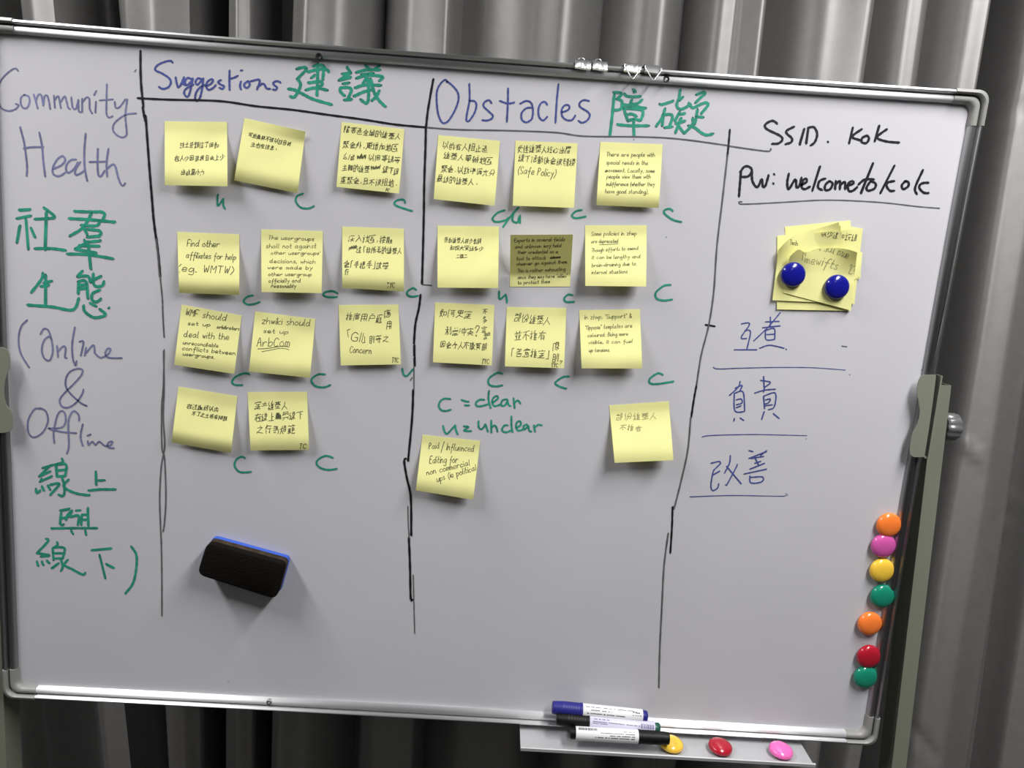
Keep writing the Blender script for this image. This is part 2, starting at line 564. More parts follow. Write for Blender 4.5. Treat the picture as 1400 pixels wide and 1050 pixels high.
write('heading_writing', 'blue handwriting reading Suggestions', MT['blue'], 2.9, 200, 70, 7, """
252,108 240,93 190,97 120,125 85,160 92,185 150,212 215,255 235,295 215,340 170,360 140,355 122,340;280,250 290,300 305,345 330,320 360,250;360,250 352,310 380,325;
430,265 395,255 370,290 385,325 420,300 445,262;445,262 425,360 405,425 385,435 362,405 370,370 410,340 450,320;525,265 490,260 470,300 490,320 520,290 545,260;545,260 535,350 515,440 485,478 468,455 475,400 510,350 560,322;
570,335 620,310 640,275 615,270 580,300 575,345 600,370 640,350 665,325;715,275 685,295 715,320 745,335 730,360 700,350;797,185 795,275 797,370;797,262 835,255 875,235;905,290 897,330 905,365;905,185 918,183;
975,285 940,310 940,340 965,350 990,325 985,295 1010,285;1010,285 1085,275 1060,365;1065,345 1110,310 1130,315 1150,355 1185,360;1285,300 1255,285 1215,300 1225,325 1250,345 1240,370 1212,365""")
write('heading_writing', 'green Chinese characters after the word Suggestions', MT['green'], 4.2, 380, 80, 8.75, """
225,125 280,108 330,105 345,120 300,175 230,245;230,245 265,285 265,340 215,440 180,465 150,450;125,362 200,375 300,425 420,485 640,550;425,95 475,75 530,82 560,110;360,160 500,125 590,135 605,160;
475,65 475,250 465,440;540,85 545,160 535,250;400,230 440,200;365,290 510,275 530,310 480,345;335,375 450,350 590,378;
825,105 870,165;770,185 865,170;870,170 730,260;735,260 870,225;780,300 850,290;750,350 745,390 795,445;750,350 840,345 880,375 855,440 835,490;795,495 880,488;
1050,85 1090,120;1215,85 1150,130;940,165 1060,135 1220,135;1000,190 1140,175;940,235 1070,200 1250,215 1215,265;1070,200 1045,255 1015,300;925,350 1040,315 1230,320;910,450 1020,400 1130,370;
1075,240 1085,380 1080,500 1055,535 990,490;1110,245 1150,400 1210,500 1285,575;1210,385 1180,450 1125,500""")
write('heading_writing', 'blue handwriting reading Obstacles', MT['blue'], 2.6, 580, 90, 5.6, """
175,125 165,105 130,130 100,185 95,260 105,360 130,425 155,438 190,415 235,340 262,260 255,200 215,150 175,118;345,138 347,260 325,380 325,420 345,420 385,360 400,300 385,270 350,268;
515,285 495,262 460,280 455,310 490,345 525,380 515,405 480,418 445,415;642,172 640,290 633,428;580,268 640,288 690,280;735,290 780,268 820,285 833,350 825,405;820,320 780,325 745,365 750,415 785,432 820,412;
942,298 925,275 895,285 875,330 880,390 910,418 942,390;1028,140 1015,270 1005,435;1058,355 1105,335 1110,305 1080,300 1055,330 1055,380 1085,412 1130,415 1157,380;
1262,268 1220,262 1190,285 1195,315 1250,350 1268,380 1245,420 1205,435 1182,420""")
write('heading_writing', 'green Chinese characters after the word Obstacles', MT['green'], 4.0, 820, 110, 7.778, """
150,125 215,130 235,150 185,195;185,195 235,220 235,280 210,310 160,315;155,150 130,400 107,590;355,95 385,120 365,125;265,140 285,165 350,172 430,170;340,205 325,245;450,205 400,245 330,250;235,255 320,265 490,295;
255,290 275,360 300,430;260,295 400,305 455,320 455,380 430,425;290,365 340,355 390,380;300,430 360,410 430,425;190,468 330,480 520,480;360,420 362,500 365,590;
640,250 665,255 780,218;695,300 660,400 600,485;675,380 665,480;680,365 750,360 775,390 740,490;690,500 770,492;855,100 845,180 820,250 830,290 870,305 940,270 950,240;885,175 850,210;
1030,150 1110,120 1125,135 1070,185 1020,235;960,250 990,290 1080,250 1140,235 1150,265 1080,350;850,335 800,430;850,360 905,350;810,460 905,430;865,400 805,555;830,470 895,560;
990,400 985,470 900,560;1040,310 1025,400 1010,460;1035,385 1100,390;945,480 1010,500 1080,555 1140,580 1205,565""")
write('heading_writing', 'green Chinese characters under the word Health', MT['green'], 4.0, 0, 260, 6.087, """
160,165 250,160;140,235 255,212;215,240 235,490;165,295 140,435;258,315 290,390;365,145 455,220 395,235;290,240 395,235;385,180 375,495;290,485 430,485 545,500;
620,175 760,180 845,180 870,200 855,245;575,235 760,245 955,265;760,195 690,310 580,380;675,290 800,295 830,260;700,310 725,370;730,325 820,335 840,355 825,385;725,390 825,380;700,415 725,430 835,420;
660,460 825,465;730,430 625,490;625,490 800,520;560,530 730,535 940,570;735,455 755,655;355,690 345,740 260,850;365,770 430,755;340,800 405,790;380,705 378,960;230,955 430,970 605,995 655,900;
685,672 645,715;645,720 730,715 750,765;655,760 650,860;650,760 715,760 730,900;660,790 715,785;660,820 715,815;775,695 775,770 800,800 850,795 865,760;840,715 780,745;830,830 770,860 765,910 800,930 840,905;
695,960 700,1000 735,1035 790,1060 870,1045 880,1030 830,990;750,940 800,965;905,980 907,978""")
write('heading_writing', 'worn blue handwriting reading Online & Offline', MT['blue2'], 2.3, 0, 430, 5.526, """
205,42 160,90 140,180 155,290 220,400;305,148 330,108 365,120 390,200 398,280 375,345 335,330 315,270 330,200 370,165 390,190;430,235 438,320;440,275 475,240 495,250 490,325 503,328;565,95 545,220 550,330 570,385 578,350;
600,205 630,205 610,310;640,310 650,250;650,290 705,230 715,290;715,290 760,325 815,300 835,260 815,255 795,290 820,325 920,328;
655,690 600,660 510,570 495,500 520,440 575,410 620,415 615,455 560,520 480,600 450,650 470,695 520,700 580,660 620,600 630,565;300,712 260,715 215,790 210,870 235,920 275,922 330,880 362,800 345,730 300,705;
410,970 405,890 430,770 460,728 490,745 495,810 470,850 400,860 365,858 400,875;505,1050 520,990 515,830 530,760 560,728 595,760 597,800;390,865 460,885 575,895;625,828 608,920 625,990;
662,955 668,985;660,915 685,905;668,985 700,960 720,985 750,960 790,990 830,990 850,960 820,965 815,1000 860,1010""")
write('heading_writing', 'green Chinese characters with a closing bracket low at the left', MT['green'], 3.4, 0, 610, 4.374, """
320,110 255,130;300,115 235,180;235,180 300,150;240,210 310,180;240,212 250,195;215,255 220,280 240,265;250,240 262,265;285,235 300,260;370,75 375,95 330,110;335,115 340,180;340,110 395,110 390,175;340,145 390,140;340,180 390,178;
370,185 385,240 380,295 350,290;300,230 355,225 300,290;410,200 380,240 450,280 535,293;573,152 575,230;590,205 625,203;530,265 600,258 690,258;
360,385 415,375;365,400 360,465 380,468;370,430 405,425;395,440 405,410 430,385;430,385 420,420 470,415 465,470;455,385 480,383;525,370 528,475;490,410 515,410;490,440 515,440;490,410 485,470;308,492 440,490 580,490;425,505 437,525;510,505 515,530;
275,555 290,565 220,640;225,640 290,650;245,660 295,655;220,690 228,715;250,690 258,710;280,685 295,700;340,575 345,590 315,610;315,610 320,680;325,605 385,610 375,670;320,640 375,640;320,672 375,670;365,680 375,720 365,745;310,730 350,700;
405,680 385,710 430,735 495,768 510,757;548,622 665,612;595,650 630,790;635,705 680,728;785,600 815,650 815,730 795,820 750,880""")
write('network_note_writing', 'black handwriting reading SSID.', MT['black'], 3.4, 990, 150, 4.516, """
328,85 300,68 265,82 252,100 268,122 345,160 360,185 335,208 297,210;432,105 385,130 390,150 418,175 415,200 380,212;495,118 467,215;520,115 507,208;518,112 555,108 575,150 560,200 535,220;640,198 641,200""")
write('network_note_writing', 'black handwriting reading Kok', MT['black'], 3.4, 990, 150, 4.516, """
795,110 772,207;850,120 790,165 830,185 850,190;880,160 852,175 850,200 880,205 895,175 880,158;958,98 930,195;1005,120 945,170 1000,195 1080,203""")
write('network_note_writing', 'black handwriting reading PW:', MT['black'], 3.4, 990, 150, 4.516, """
105,375 98,460 92,535;100,385 125,352 155,352 172,375 150,410 110,415;172,375 175,440 205,478 230,430;235,430 240,475 255,470 275,405;308,398 310,400;303,455 305,457""")
write('network_note_writing', 'black handwriting reading welcometokok', MT['black'], 3.4, 990, 150, 4.516, """
400,395 390,450 400,490 440,430 448,480 465,470 478,420;475,465 510,445 505,425 485,440 480,480 500,490 530,475;592,350 545,500;625,425 590,440 580,480 605,495;650,440 625,465 625,495 655,490 670,455 650,440;
690,440 685,490;690,460 715,440 715,490;718,465 745,445 748,490;760,470 800,455 790,440 765,460 770,500 795,500 822,478;920,330 845,515;830,462 870,430 925,430;905,440 880,480 890,500 930,485 935,455 905,440;
1052,345 965,515;1050,440 1010,450 1005,475 1025,500 1050,500;1120,440 1098,465 1105,490 1135,475 1140,450 1120,440;1228,372 1180,480 1190,520;1262,450 1220,455 1205,480 1230,510 1262,515""")
write('underline', 'thin black line under the password', MT['grey'], 1.7, 990, 150, 4.516, "110,568 90,568 95,580 150,582 350,572 600,558 800,562 1000,575 1200,598 1330,608;1320,608 1330,608")
write('list_writing', 'blue Chinese characters under the pinned stack of notes', MT['blue'], 1.7, 920, 420, 3.75, """
352,85 388,80 390,95 350,155 378,160;370,120 398,125 380,212;315,218 430,218;500,50 500,98;475,75 545,72;460,105 550,95;550,28 490,100 415,172;475,115 478,165 520,165;478,118 520,110 522,165;480,140 518,138;445,210 490,195 530,200 570,210;580,215 582,217""")
write('list_writing', 'blue Chinese characters in the middle of the list of three', MT['blue'], 1.8, 920, 420, 3.75, """
345,380 335,410 290,452;320,415 355,400 345,425;315,440 318,530 365,535;320,440 360,435 368,530;325,475 350,470 355,490 325,500;325,515 350,505;315,570 313,583;345,568 363,580;
465,355 468,410;450,375 500,385 470,410;420,440 470,425 525,420;470,410 465,435;465,455 470,520;468,455 525,440 520,510 490,525;475,475 500,470 490,490 475,495;470,505 510,500;468,535 455,575;515,545 545,570""")
write('list_writing', 'blue Chinese characters at the foot of the list of three', MT['blue'], 1.8, 920, 420, 3.75, """
195,800 240,790 245,800 215,830 205,850 195,915 205,940 230,925 235,905;205,860 240,840;295,760 290,800 265,850;270,910 275,913 325,820 330,805;275,815 350,905;
390,735 410,740;480,735 450,760;390,775 480,740;400,775 465,765;420,770 440,810;395,830 470,800;420,800 450,790;365,855 480,830;395,865 400,900 455,895 460,870 400,872""")
write('underline', 'three thin blue lines dividing the short list', MT['blue'], 1.3, 920, 420, 3.75, "207,308 235,316 350,312 550,308 720,310 885,322;150,665 200,657 400,652 560,655 687,658;88,972 300,965 570,968 578,955", taper=0.35)
write('stray_dots', 'small dots and ticks left by a marker', MT['grey'], 1.2, 0, 0, 1, "1161.6,512 1162,512.3;1102,600 1102.3,600;1151,473 1158,474;184,98 186,95;866.5,190.5 866.8,191;312,931.5 312.4,931.6;911,324 911.3,324.2;1260,505.5 1261,505.7")
write('legend_writing', 'green handwriting reading c = clear, u = unclear', MT['green'], 2.6, 570, 520, 7, """
320,178 260,175 220,205 210,250 235,285 280,292 325,280;428,187 460,198 495,205;460,238 500,240;645,185 600,185 565,215 575,245 620,245 690,225;690,100 685,180 705,265;730,210 775,175 770,150 740,160 720,200 740,245 800,230;
860,180 820,190 805,235 840,240 870,190;865,185 875,230 895,245;925,170 935,265;930,220 965,190 990,220;
250,435 265,490 290,510 340,460 365,430;365,430 375,480 390,515;450,440 495,445 450,480 520,485;590,390 590,440 605,465 630,460 655,420;655,420 670,460 680,490;712,385 712,500;715,450 745,430 765,460 770,490;
870,430 840,430 815,465 825,490 860,495 900,480;905,345 905,430 915,495;950,455 995,425 985,390 955,405 950,450 970,480 1015,470;1050,420 1020,440 1030,470 1060,440 1065,425 1075,480 1095,490;1120,430 1130,490;1125,455 1160,425 1195,430""")
for lab, x0, y0, s, st in (
    ('green letter u under the first note of the top row', 270, 250, 4.242, "118,68 118,132 150,92;150,92 150,130 160,150"),
    ('green letter c under the tilted note of the top row', 270, 250, 4.242, "612,62 580,75 570,105 595,140 640,148 675,135"),
    ('green letter c under the third note of the top row', 270, 250, 4.242, "1205,115 1195,97 1160,100 1142,118 1160,135 1245,163"),
    ('green letter c beside the note about finding affiliates', 270, 250, 4.242, "322,652 290,660 268,685 290,705 330,702 360,690"),
    ('flat green letter c beside the note about usergroups', 270, 250, 4.242, "812,640 785,628 745,632 730,648 755,662 808,662"),
    ('green letter c beside the second divider line', 270, 250, 4.242, "1268,620 1250,610 1218,630 1220,650 1245,660 1278,655"),
    ('green letter c beside the note starting WMF', 270, 480, 4.242, "298,132 270,128 220,150 200,180 220,196 260,197"),
    ('green letter c beside the note with a double underline', 270, 480, 4.242, "740,135 700,135 662,165 680,200 730,210 770,197"),
    ('small green letter u beside the second divider line', 270, 480, 4.242, "1188,102 1195,135 1210,145 1225,135 1250,105"),
    ('green letter c under the lowest note at left', 270, 480, 4.242, "275,620 255,612 225,630 215,665 240,698 275,703 310,700"),
    ('green letter c right of the lowest row of notes at left', 270, 480, 4.242, "785,618 745,607 705,625 690,650 710,675 755,688 808,683"),
    ('green letters c/u', 650, 260, 3.748, "150,103 115,115 88,145 105,162 150,155 172,140;220,88 180,135 142,188;195,120 190,155 215,165 225,135;228,130 228,168"),
    ('green letter c under the safe policy note', 650, 260, 3.748, "545,102 515,108 495,130 515,143 565,135"),
    ('green letter c under the top right note', 650, 260, 3.748, "1012,105 995,95 970,102 970,120 1010,150 1055,163"),
    ('green letter u left of the dark note', 650, 260, 3.748, "122,518 125,558 155,535;155,535 160,550 162,575"),
    ('green letter c under the dark note', 650, 260, 3.748, "497,538 475,535 455,555 465,572 505,572"),
    ('large green letter c right of the policies note', 650, 260, 3.748, "1000,485 965,490 925,525 930,555 965,565 1008,560"),
    ('green letter c above the word clear', 650, 260, 3.748, "138,940 110,937 70,965 70,995 100,1005 138,1000"),
    ('green letter c under the note with a question mark', 650, 260, 3.748, "480,955 450,957 410,985 425,1003 465,1017"),
    ('green letter c right of the templates note', 650, 260, 3.748, "960,945 935,938 895,965 895,988 930,993 1015,980")):
    write('grade_mark', lab, MT['green'], 2.7, x0, y0, s, st)
write('divider_line', 'black line ruled between the first two columns', MT['black'], 3.2, 0, 0, 1, "192,69.5 192.5,110 196,146;195,146 197,158 199,166;199,158 202,200 205,240 207.5,270 210,300 213.5,327;213.5,325 216.5,350 219,378")
write('divider_line', 'worn black line low between the first two columns', MT['grey'], 1.9, 0, 0, 1, "213.2,326 215.5,345 218,378;218.5,375 221.8,408 222.6,430 224.4,461;224.4,478 223.2,530 221,557 221.3,611 225,628 226.8,679 225,713 223,727;223.5,480 224.3,530 223.2,570 225,610 220.6,637 218.3,679 219.5,720 220.6,747 221.3,793 221.3,842")
write('divider_line', 'black line under the headings', MT['black'], 2.8, 0, 0, 1, "188,134 230,136 300,138 350,145 400,150 450,157 495,163 540,170 583,174")
write('divider_line', 'worn grey end of the line under the headings', MT['grey'], 1.9, 0, 0, 1, "583,174 625,177 700,178.5 760,181 800,186 880,187 930,190 990,198 1000,200 1035,205 1052,206.5 1054,203")
write('divider_line', 'black line between the second and third columns', MT['black'], 3.0, 0, 0, 1, "592.5,108 585.4,149 582.5,174;582.3,173 581.7,203 580,253 579.3,303 578,353 577,388;575,403 573,420 568,443 566,470;566.4,472 566.6,487;566.8,489 567,500;565,533 563.4,572 558,630;555,627 552.6,630 556,652 561.6,681 562.3,732;559,735 560.5,771 561.6,818 564,820")
write('divider_line', 'worn thin strokes low in the second divider', MT['grey'], 1.4, 0, 0, 1, "557.6,692 558.2,715 559.5,736;565,786 566,826 567,866;577,389 590,390;566,500 566,533;563.5,516 561,520")
write('divider_line', 'black strokes of the third divider', MT['black'], 2.6, 0, 0, 1, "998,177 996,200 994.5,214;964.7,444 977.3,446;952.4,526.5 949,545 945,571;919.6,693 918.8,720 916.5,756")
write('divider_line', 'worn grey strokes of the third divider', MT['grey'], 2.2, 0, 0, 1, "994.8,212 987.7,274 980.3,337 975.8,400 969,445 958.7,486 952.4,526.5;944.5,571 940,618 930.5,661 921.5,696;913.7,729 907.9,774 905,829 902,891 900.8,940")


# ---------------------------------------------------------------- sticky notes
# Latin pen strokes: x in 0-5, y 4 = baseline, 9 = x-height, d = ascender
LATIN = {k: v for k, v in (q.split('=', 1) for q in """a=4829070524354748 494554|b=0d04 072948462405|c=482907052445|d=4829070524354748 4d4554|e=0647391907052445|f=4c3d2b20 0848|g=482907052447 4941301101|h=0d04 07294844|i=0904 0b0c
j=1911 1b1c|k=0d04 490644|l=0d0514|m=0904 07192824 27394844|n=0904 07293844|o=29070524454729|p=0900 072948462405|q=482907052447 4940|r=0904 06293948|s=39190836351405|t=1d152435 0939|u=0905143547 4944|v=092449
w=0914283449|x=0944 4904|y=0926 4910|z=09490444|A=042d44 1838|B=0d04 0d3d4b3909 39473404|C=4b2d0b062445|D=0d04 0d2d4a472404|E=4d0d0444 0939|F=4d0d04 0838|G=4b2d0b06244548 2848|I=0d04|L=0d0444|M=040d284d44
O=2d0b0624464b2d|P=0d04 0d2d4b2908|S=4b2d0b0946452405|T=0d4d 2d24|W=0d142a344d|Y=0d29 4d2924|.=0414|,=1503|'=0d0b|"=0d0b 1d1b|(=2d090722|)=0d292702|-=0737|?=0b1d3c2917 1415|/=033d|&=440b1d2c06042447""".replace('\n', '|').split('|')) if '?' not in v or k == '?'}
LATIN['='] = '0848 0646'
LATIN['2'] = '0b1d3c2a0444'

# Chinese strokes on a 10 x 10 grid (y down), then characters put together from them
HAN = {}
for q in """人=504409 4499|入=405309 5399|口=1118 118188 1888|日=2029 207079 2575 2979|土=1383 5058 0898|王=1181 1585 5159 0999|言=4051 0292 2474 2676 2829 287879 2979|亻=6023 4349|彳=6013 7024 5459|氵=2142 1434 1946
忄=5059 1434 6475|扌=0393 505937 0785|木=0494 5059 5509 5599|糸=401454 642868 5859 3719 7799|隹=4013 2329 2383 2585 2787 2989 5359|其=0191 2026 7076 2373 2575 0696 3719 6799|白=4030 1119 118189 1585 1989|勺=4014 238289 4556
也=048287 5057 22299997|匚=0090 000999|大=0393 504409 4499|女=401579 7019 0393|子=1080 8053 535847 0595|力=0383 838768 5009|又=1181 8109 1299|攵=3013 1383 7309 2499|辶=1021 043417 072999|阝=1019 107053 537516
月=2009 207079 2373 2676|目=2029 207079 2373 2676 2979|田=1118 118188 1888 5158 1585|心=0407 232878 7876 5254 8385|小=5059 2307 7397|少=5054 2205 7294 7519|了=1080 8053 545837|不=0191 5107 4359 5496|下=0191 5159 5374
上=5059 5484 0999|止=5059 5484 2428 0999|寸=0292 606948 3445|刂=3036 707958|門=0009 003034 0232 0434 6064 609098 6292 6494|艹=0292 3004 6064|宀=5051 0502 0292 9294|冖=0502 0292 9294|丷=2032 7062|竹=2003 1242 3244 6053 5292 7274
广=5051 1191 1109|戶=6031 2282 828525 2209|毛=7020 1383 0696 40488886|手=7021 1383 0595 505937|車=0191 2226 228286 2484 2686 0797 5059|重=7030 0191 2326 237376 2676 5059 1787 0999|事=0191 2333 2234 227274 2474 0595 2676 5059
亥=5051 0292 5225 2565 7419 6799|頁=0191 5022 2227 227277 2474 2575 3719 6799|自=4030 2129 217179 2474 2676 2979|立=5051 1282 3344 7363 0595|夕=4004 2272 7209 3556|耳=0191 2028 7079 2373 2575 0897|水=505938 1434 3409 7354 5499
且=2028 207078 2373 2575 0898|衤=3041 135319 3439 4455|皮=1109 118183 5054 2474 7409 3499|與=1014 1030 1232 4044 5070 4262 8084 6080 6282 0696 3709 6799|辛=5051 1282 3344 7363 0595 1777 5559|至=0191 5024 2474 5359 1686 0999
夂=4014 2272 7209 2488|生=3014 1383 1686 5059 0999|用=1109 118189 1383 1686 5159|禾=6020 0393 5059 5308 5398|豕=0191 5124 2474 4457 5748 5319 5599|母=2018 2070 7069 1494 1868 4142 4546|己=2080 8084 2484 2429 2999 9997|巴=2029 207074 2474 5054 2999 9997
馬=1016 1070 1272 1474 167679 0818|虫=2126 217176 2676 5059 0999|尤=0393 4009 5058 5899 7182|斤=7021 2109 2484 6469|半=2032 7062 1484 0696 5059|可=0191 717968 2326 235356 2656|去=1383 5055 0595 4517 1787 6799|出=5059 1215 1585 8285 0608 0898 9698
主=4152 1383 1686 5359 0999|包=3014 228276 244464 2468 2899|外=4004 2242 4209 2346 7079 7496|更=0191 2226 228286 2484 2686 6109 2699 5157|么=6015 5518 1889 7699|以=101745 4253 807439 7599|前=2032 7052 0393 141949 144448 1646 7478 949988
有=0292 5006 3439 347479 3676 3878|或=0393 5099 7082 8539 1444 1417 4447 1747 0868|在=0292 4007 2529 4494 7579 3999 3597|充=5051 0292 4324 2474 3609 656999|分=4005 6095 2575 757868 5509|舌=7030 0393 5055 2528 257578 2878|之=5051 1282 8208 0699
二=2282 0898|內=1209 128289 504727 4677|為=2041 1171 7143 1373 7335 1585 858978 2728 4748|亍=1181 0393 636948|并=2032 7062 0292 3338 6368 1437 8467 0999|行=3013 4014 2529 5191 4494 747968|象=4014 2272 2333 3373 4437 5728 5839 6399
皿=1519 158589 4549 6569 0999|中=1216 128286 1686 5059|「=3039 3080|」=7079 1979|、=6688|，=6658|不=0191 5107 4359 5496|丁=0191 515948|乜=2080""".replace('\n', '|').split('|'):
    k, v = q.split('=')
    HAN[k] = [([(int(c[i]), int(c[i + 1])) for i in range(0, len(c) - 1, 2)]) for c in v.split()]
for q in """該=言0049亥5099|題=目0044止0549頁5099|信=亻0029言3099|個=亻0029口3098土4375|如=女0059口5398|因=口0099大2277|款=王0059夂5099|特=扌0049土4094寸4499|政=止0249攵5099|皇=白1094王0599|地=土0049也3099|異=田1084其0499
判=半0059刂5099|怪=忄0029又3094土3499|對=辛0059寸5099|息=自1085心0599|障=阝0029立4094日4479土4599|害=宀0093王1285口2589|過=辶0099口4064口3387|全=人0094王1499|域=土0039或3099|的=白0049勺5099|維=糸0049隹4099|基=其0095土1599
聚=耳0044又5094水0499|会=人0094二1496么1599|增=土0039丷4092田4294日4599|加=力0059口5398|區=匚0099口3264口2547口6588|務=糸0049力5499夂5095|軸=車0049田5199|線=糸0049白5094水4499|組=糸0049且5099|被=衤0039皮4099|阻=阝0029且3099
舉=與0095手1499|辦=辛0039力3369辛6099|致=至0049攵5099|準=氵0025隹3095丁0599|備=亻0029艹3093用3399|最=日1094耳0459又5499|終=糸0049夂5099|性=忄0029生3099|擔=扌0039言4099|席=广0099艹2295日3689|活=氵0029舌3099|動=重0059力5099|後=彳0029糸3095夂3499
騷=馬0049又5094虫5499|擾=扌0039頁4095夂3599|深=氵0029冖3093木3399|社=衤0049土4099|接=扌0039立4095女4499|觸=用0049虫5499|教=土0044子0449攵5099|所=戶0049斤5099|把=扌0039巴4099|就=言0059尤5099|學=與0095子2599|但=亻0029日3096二3599|別=口0044力0449刂5099
和=禾0049口5298|設=言0049又5499冖5094|家=宀0093豕1399|給=糸0049人5095口5599|多=夕1064夕2499|條=亻0029攵3094木3499|推=扌0039隹4099|廣=广0099艹2294田3388|框=木0039匚4099王5388|應=广0099隹3296心1699|則=目0059刂5099|等=竹0093土0395寸1499|何=亻0029可3099
界=田1094人0499|定=宀0093下2386之0599|利=禾0059刂5099|益=丷1092大0395皿0599|冲=氵0025中3099|突=宀0093人1295大1499|令=人0095了2499|敢=耳0059攵5099|寫=宀0093馬1299|明=日0049月5099|起=土0054止0559己4094|部=立0054口0559阝6099|份=亻0029分3099|擁=扌0039隹4099
善=丷1092王1095口2699|意=立0094日1496心0699|原=广0099白3095小3599|這=辶0099言4087|機=木0039糸3064或4499|制=木0059刂5099|嗎=口0037馬4099|問=門0099口3477|規=大0049目4096儿4599|範=竹0093車0349巴5399|看=手0094目2499|並=并0099""".replace('\n', '|').split('|'):
    k, v = q.split('=', 1)
    st = []
    for i in range(0, len(v), 5):
        c = v[i]
        if c not in HAN:
            continue
        x0, y0, x1, y1 = (int(a) for a in v[i + 1:i + 5])
        for s in HAN[c]:
            st.append([(x0 + x * (x1 - x0) / 9, y0 + y * (y1 - y0) / 9) for x, y in s])
    HAN[k] = st


def text_strokes(text, xa, ya, xb, yb, h, rnd):
    """pen strokes (photo-crop units) of one handwritten line from (xa, ya) to (xb, yb) on its baseline"""
    han = any(c in HAN for c in text)
    out = []
    A, B = Vector((xa, ya)), Vector((xb, yb))
    d = (B - A)
    L = d.length
    d.normalize()
    up = Vector((d.y, -d.x))
    if up.y > 0:
        up = -up
    if han:
        adv = [0.55 if c in '，、' else (0.6 if c in '「」/' else 1.0) for c in text]
        tot = sum(adv)
        x = 0
        for c, a in zip(text, adv):
            w = L * a / tot
            jx, jy, js = rnd.uniform(-.04, .04) * w, rnd.uniform(-.05, .05) * h, rnd.uniform(.86, .98)
            gl = HAN.get(c)
            if gl is None:
                gl = [[(3, 9), (7, 1)]] if c == '/' else []
            for s in gl:
                pts = []
                for px, py in s:
                    u = (px + rnd.uniform(-.45, .45)) / 9.0
                    v = 1 - (py + rnd.uniform(-.45, .45)) / 9.0
                    pts.append(A + d * (x + jx + (0.06 + u * js * .9 + 0.07 * v) * w) + up * (v * h * js + jy + 0.10 * (u - .5) * h))
                out.append(pts)
            x += w
    else:
        adv = []
        for c in text:
            adv.append(4.2 if c == ' ' else (max([int(p[0]) for p in LATIN[c].split()[0:1]] + [max(int(s[i], 16) for s in LATIN[c].split() for i in range(0, len(s), 2))]) + 1.7))
        tot = sum(adv) - 1.7
        x = 0
        k = L / tot
        for c, a in zip(text, adv):
            if c != ' ':
                jy = rnd.uniform(-.03, .03) * h
                sl = rnd.uniform(.10, .2)
                for s in LATIN[c].split():
                    pts = []
                    for i in range(0, len(s), 2):
                        px = int(s[i], 16)
                        py = (int(s[i + 1], 16) - 4) / 9.0 * h + rnd.uniform(-.02, .02) * h
                        pts.append(A + d * ((x + px + rnd.uniform(-.15, .15)) * k + sl * py) + up * (py + jy))
                    out.append(pts)
            x += a
    return out


def scribble(xa, ya, xb, yb, h, n, rnd):
    return [[Vector((xa + (xb - xa) * i / n + rnd.uniform(-6, 6), ya + (yb - ya) * i / n - (h if i % 2 else 0) * rnd.uniform(.6, 1))) for i in range(n + 1)],
            [Vector((xa, ya - h * .5)), Vector(((xa + xb) / 2, (ya + yb) / 2 - h * .35)), Vector((xb, yb - h * .6))]]


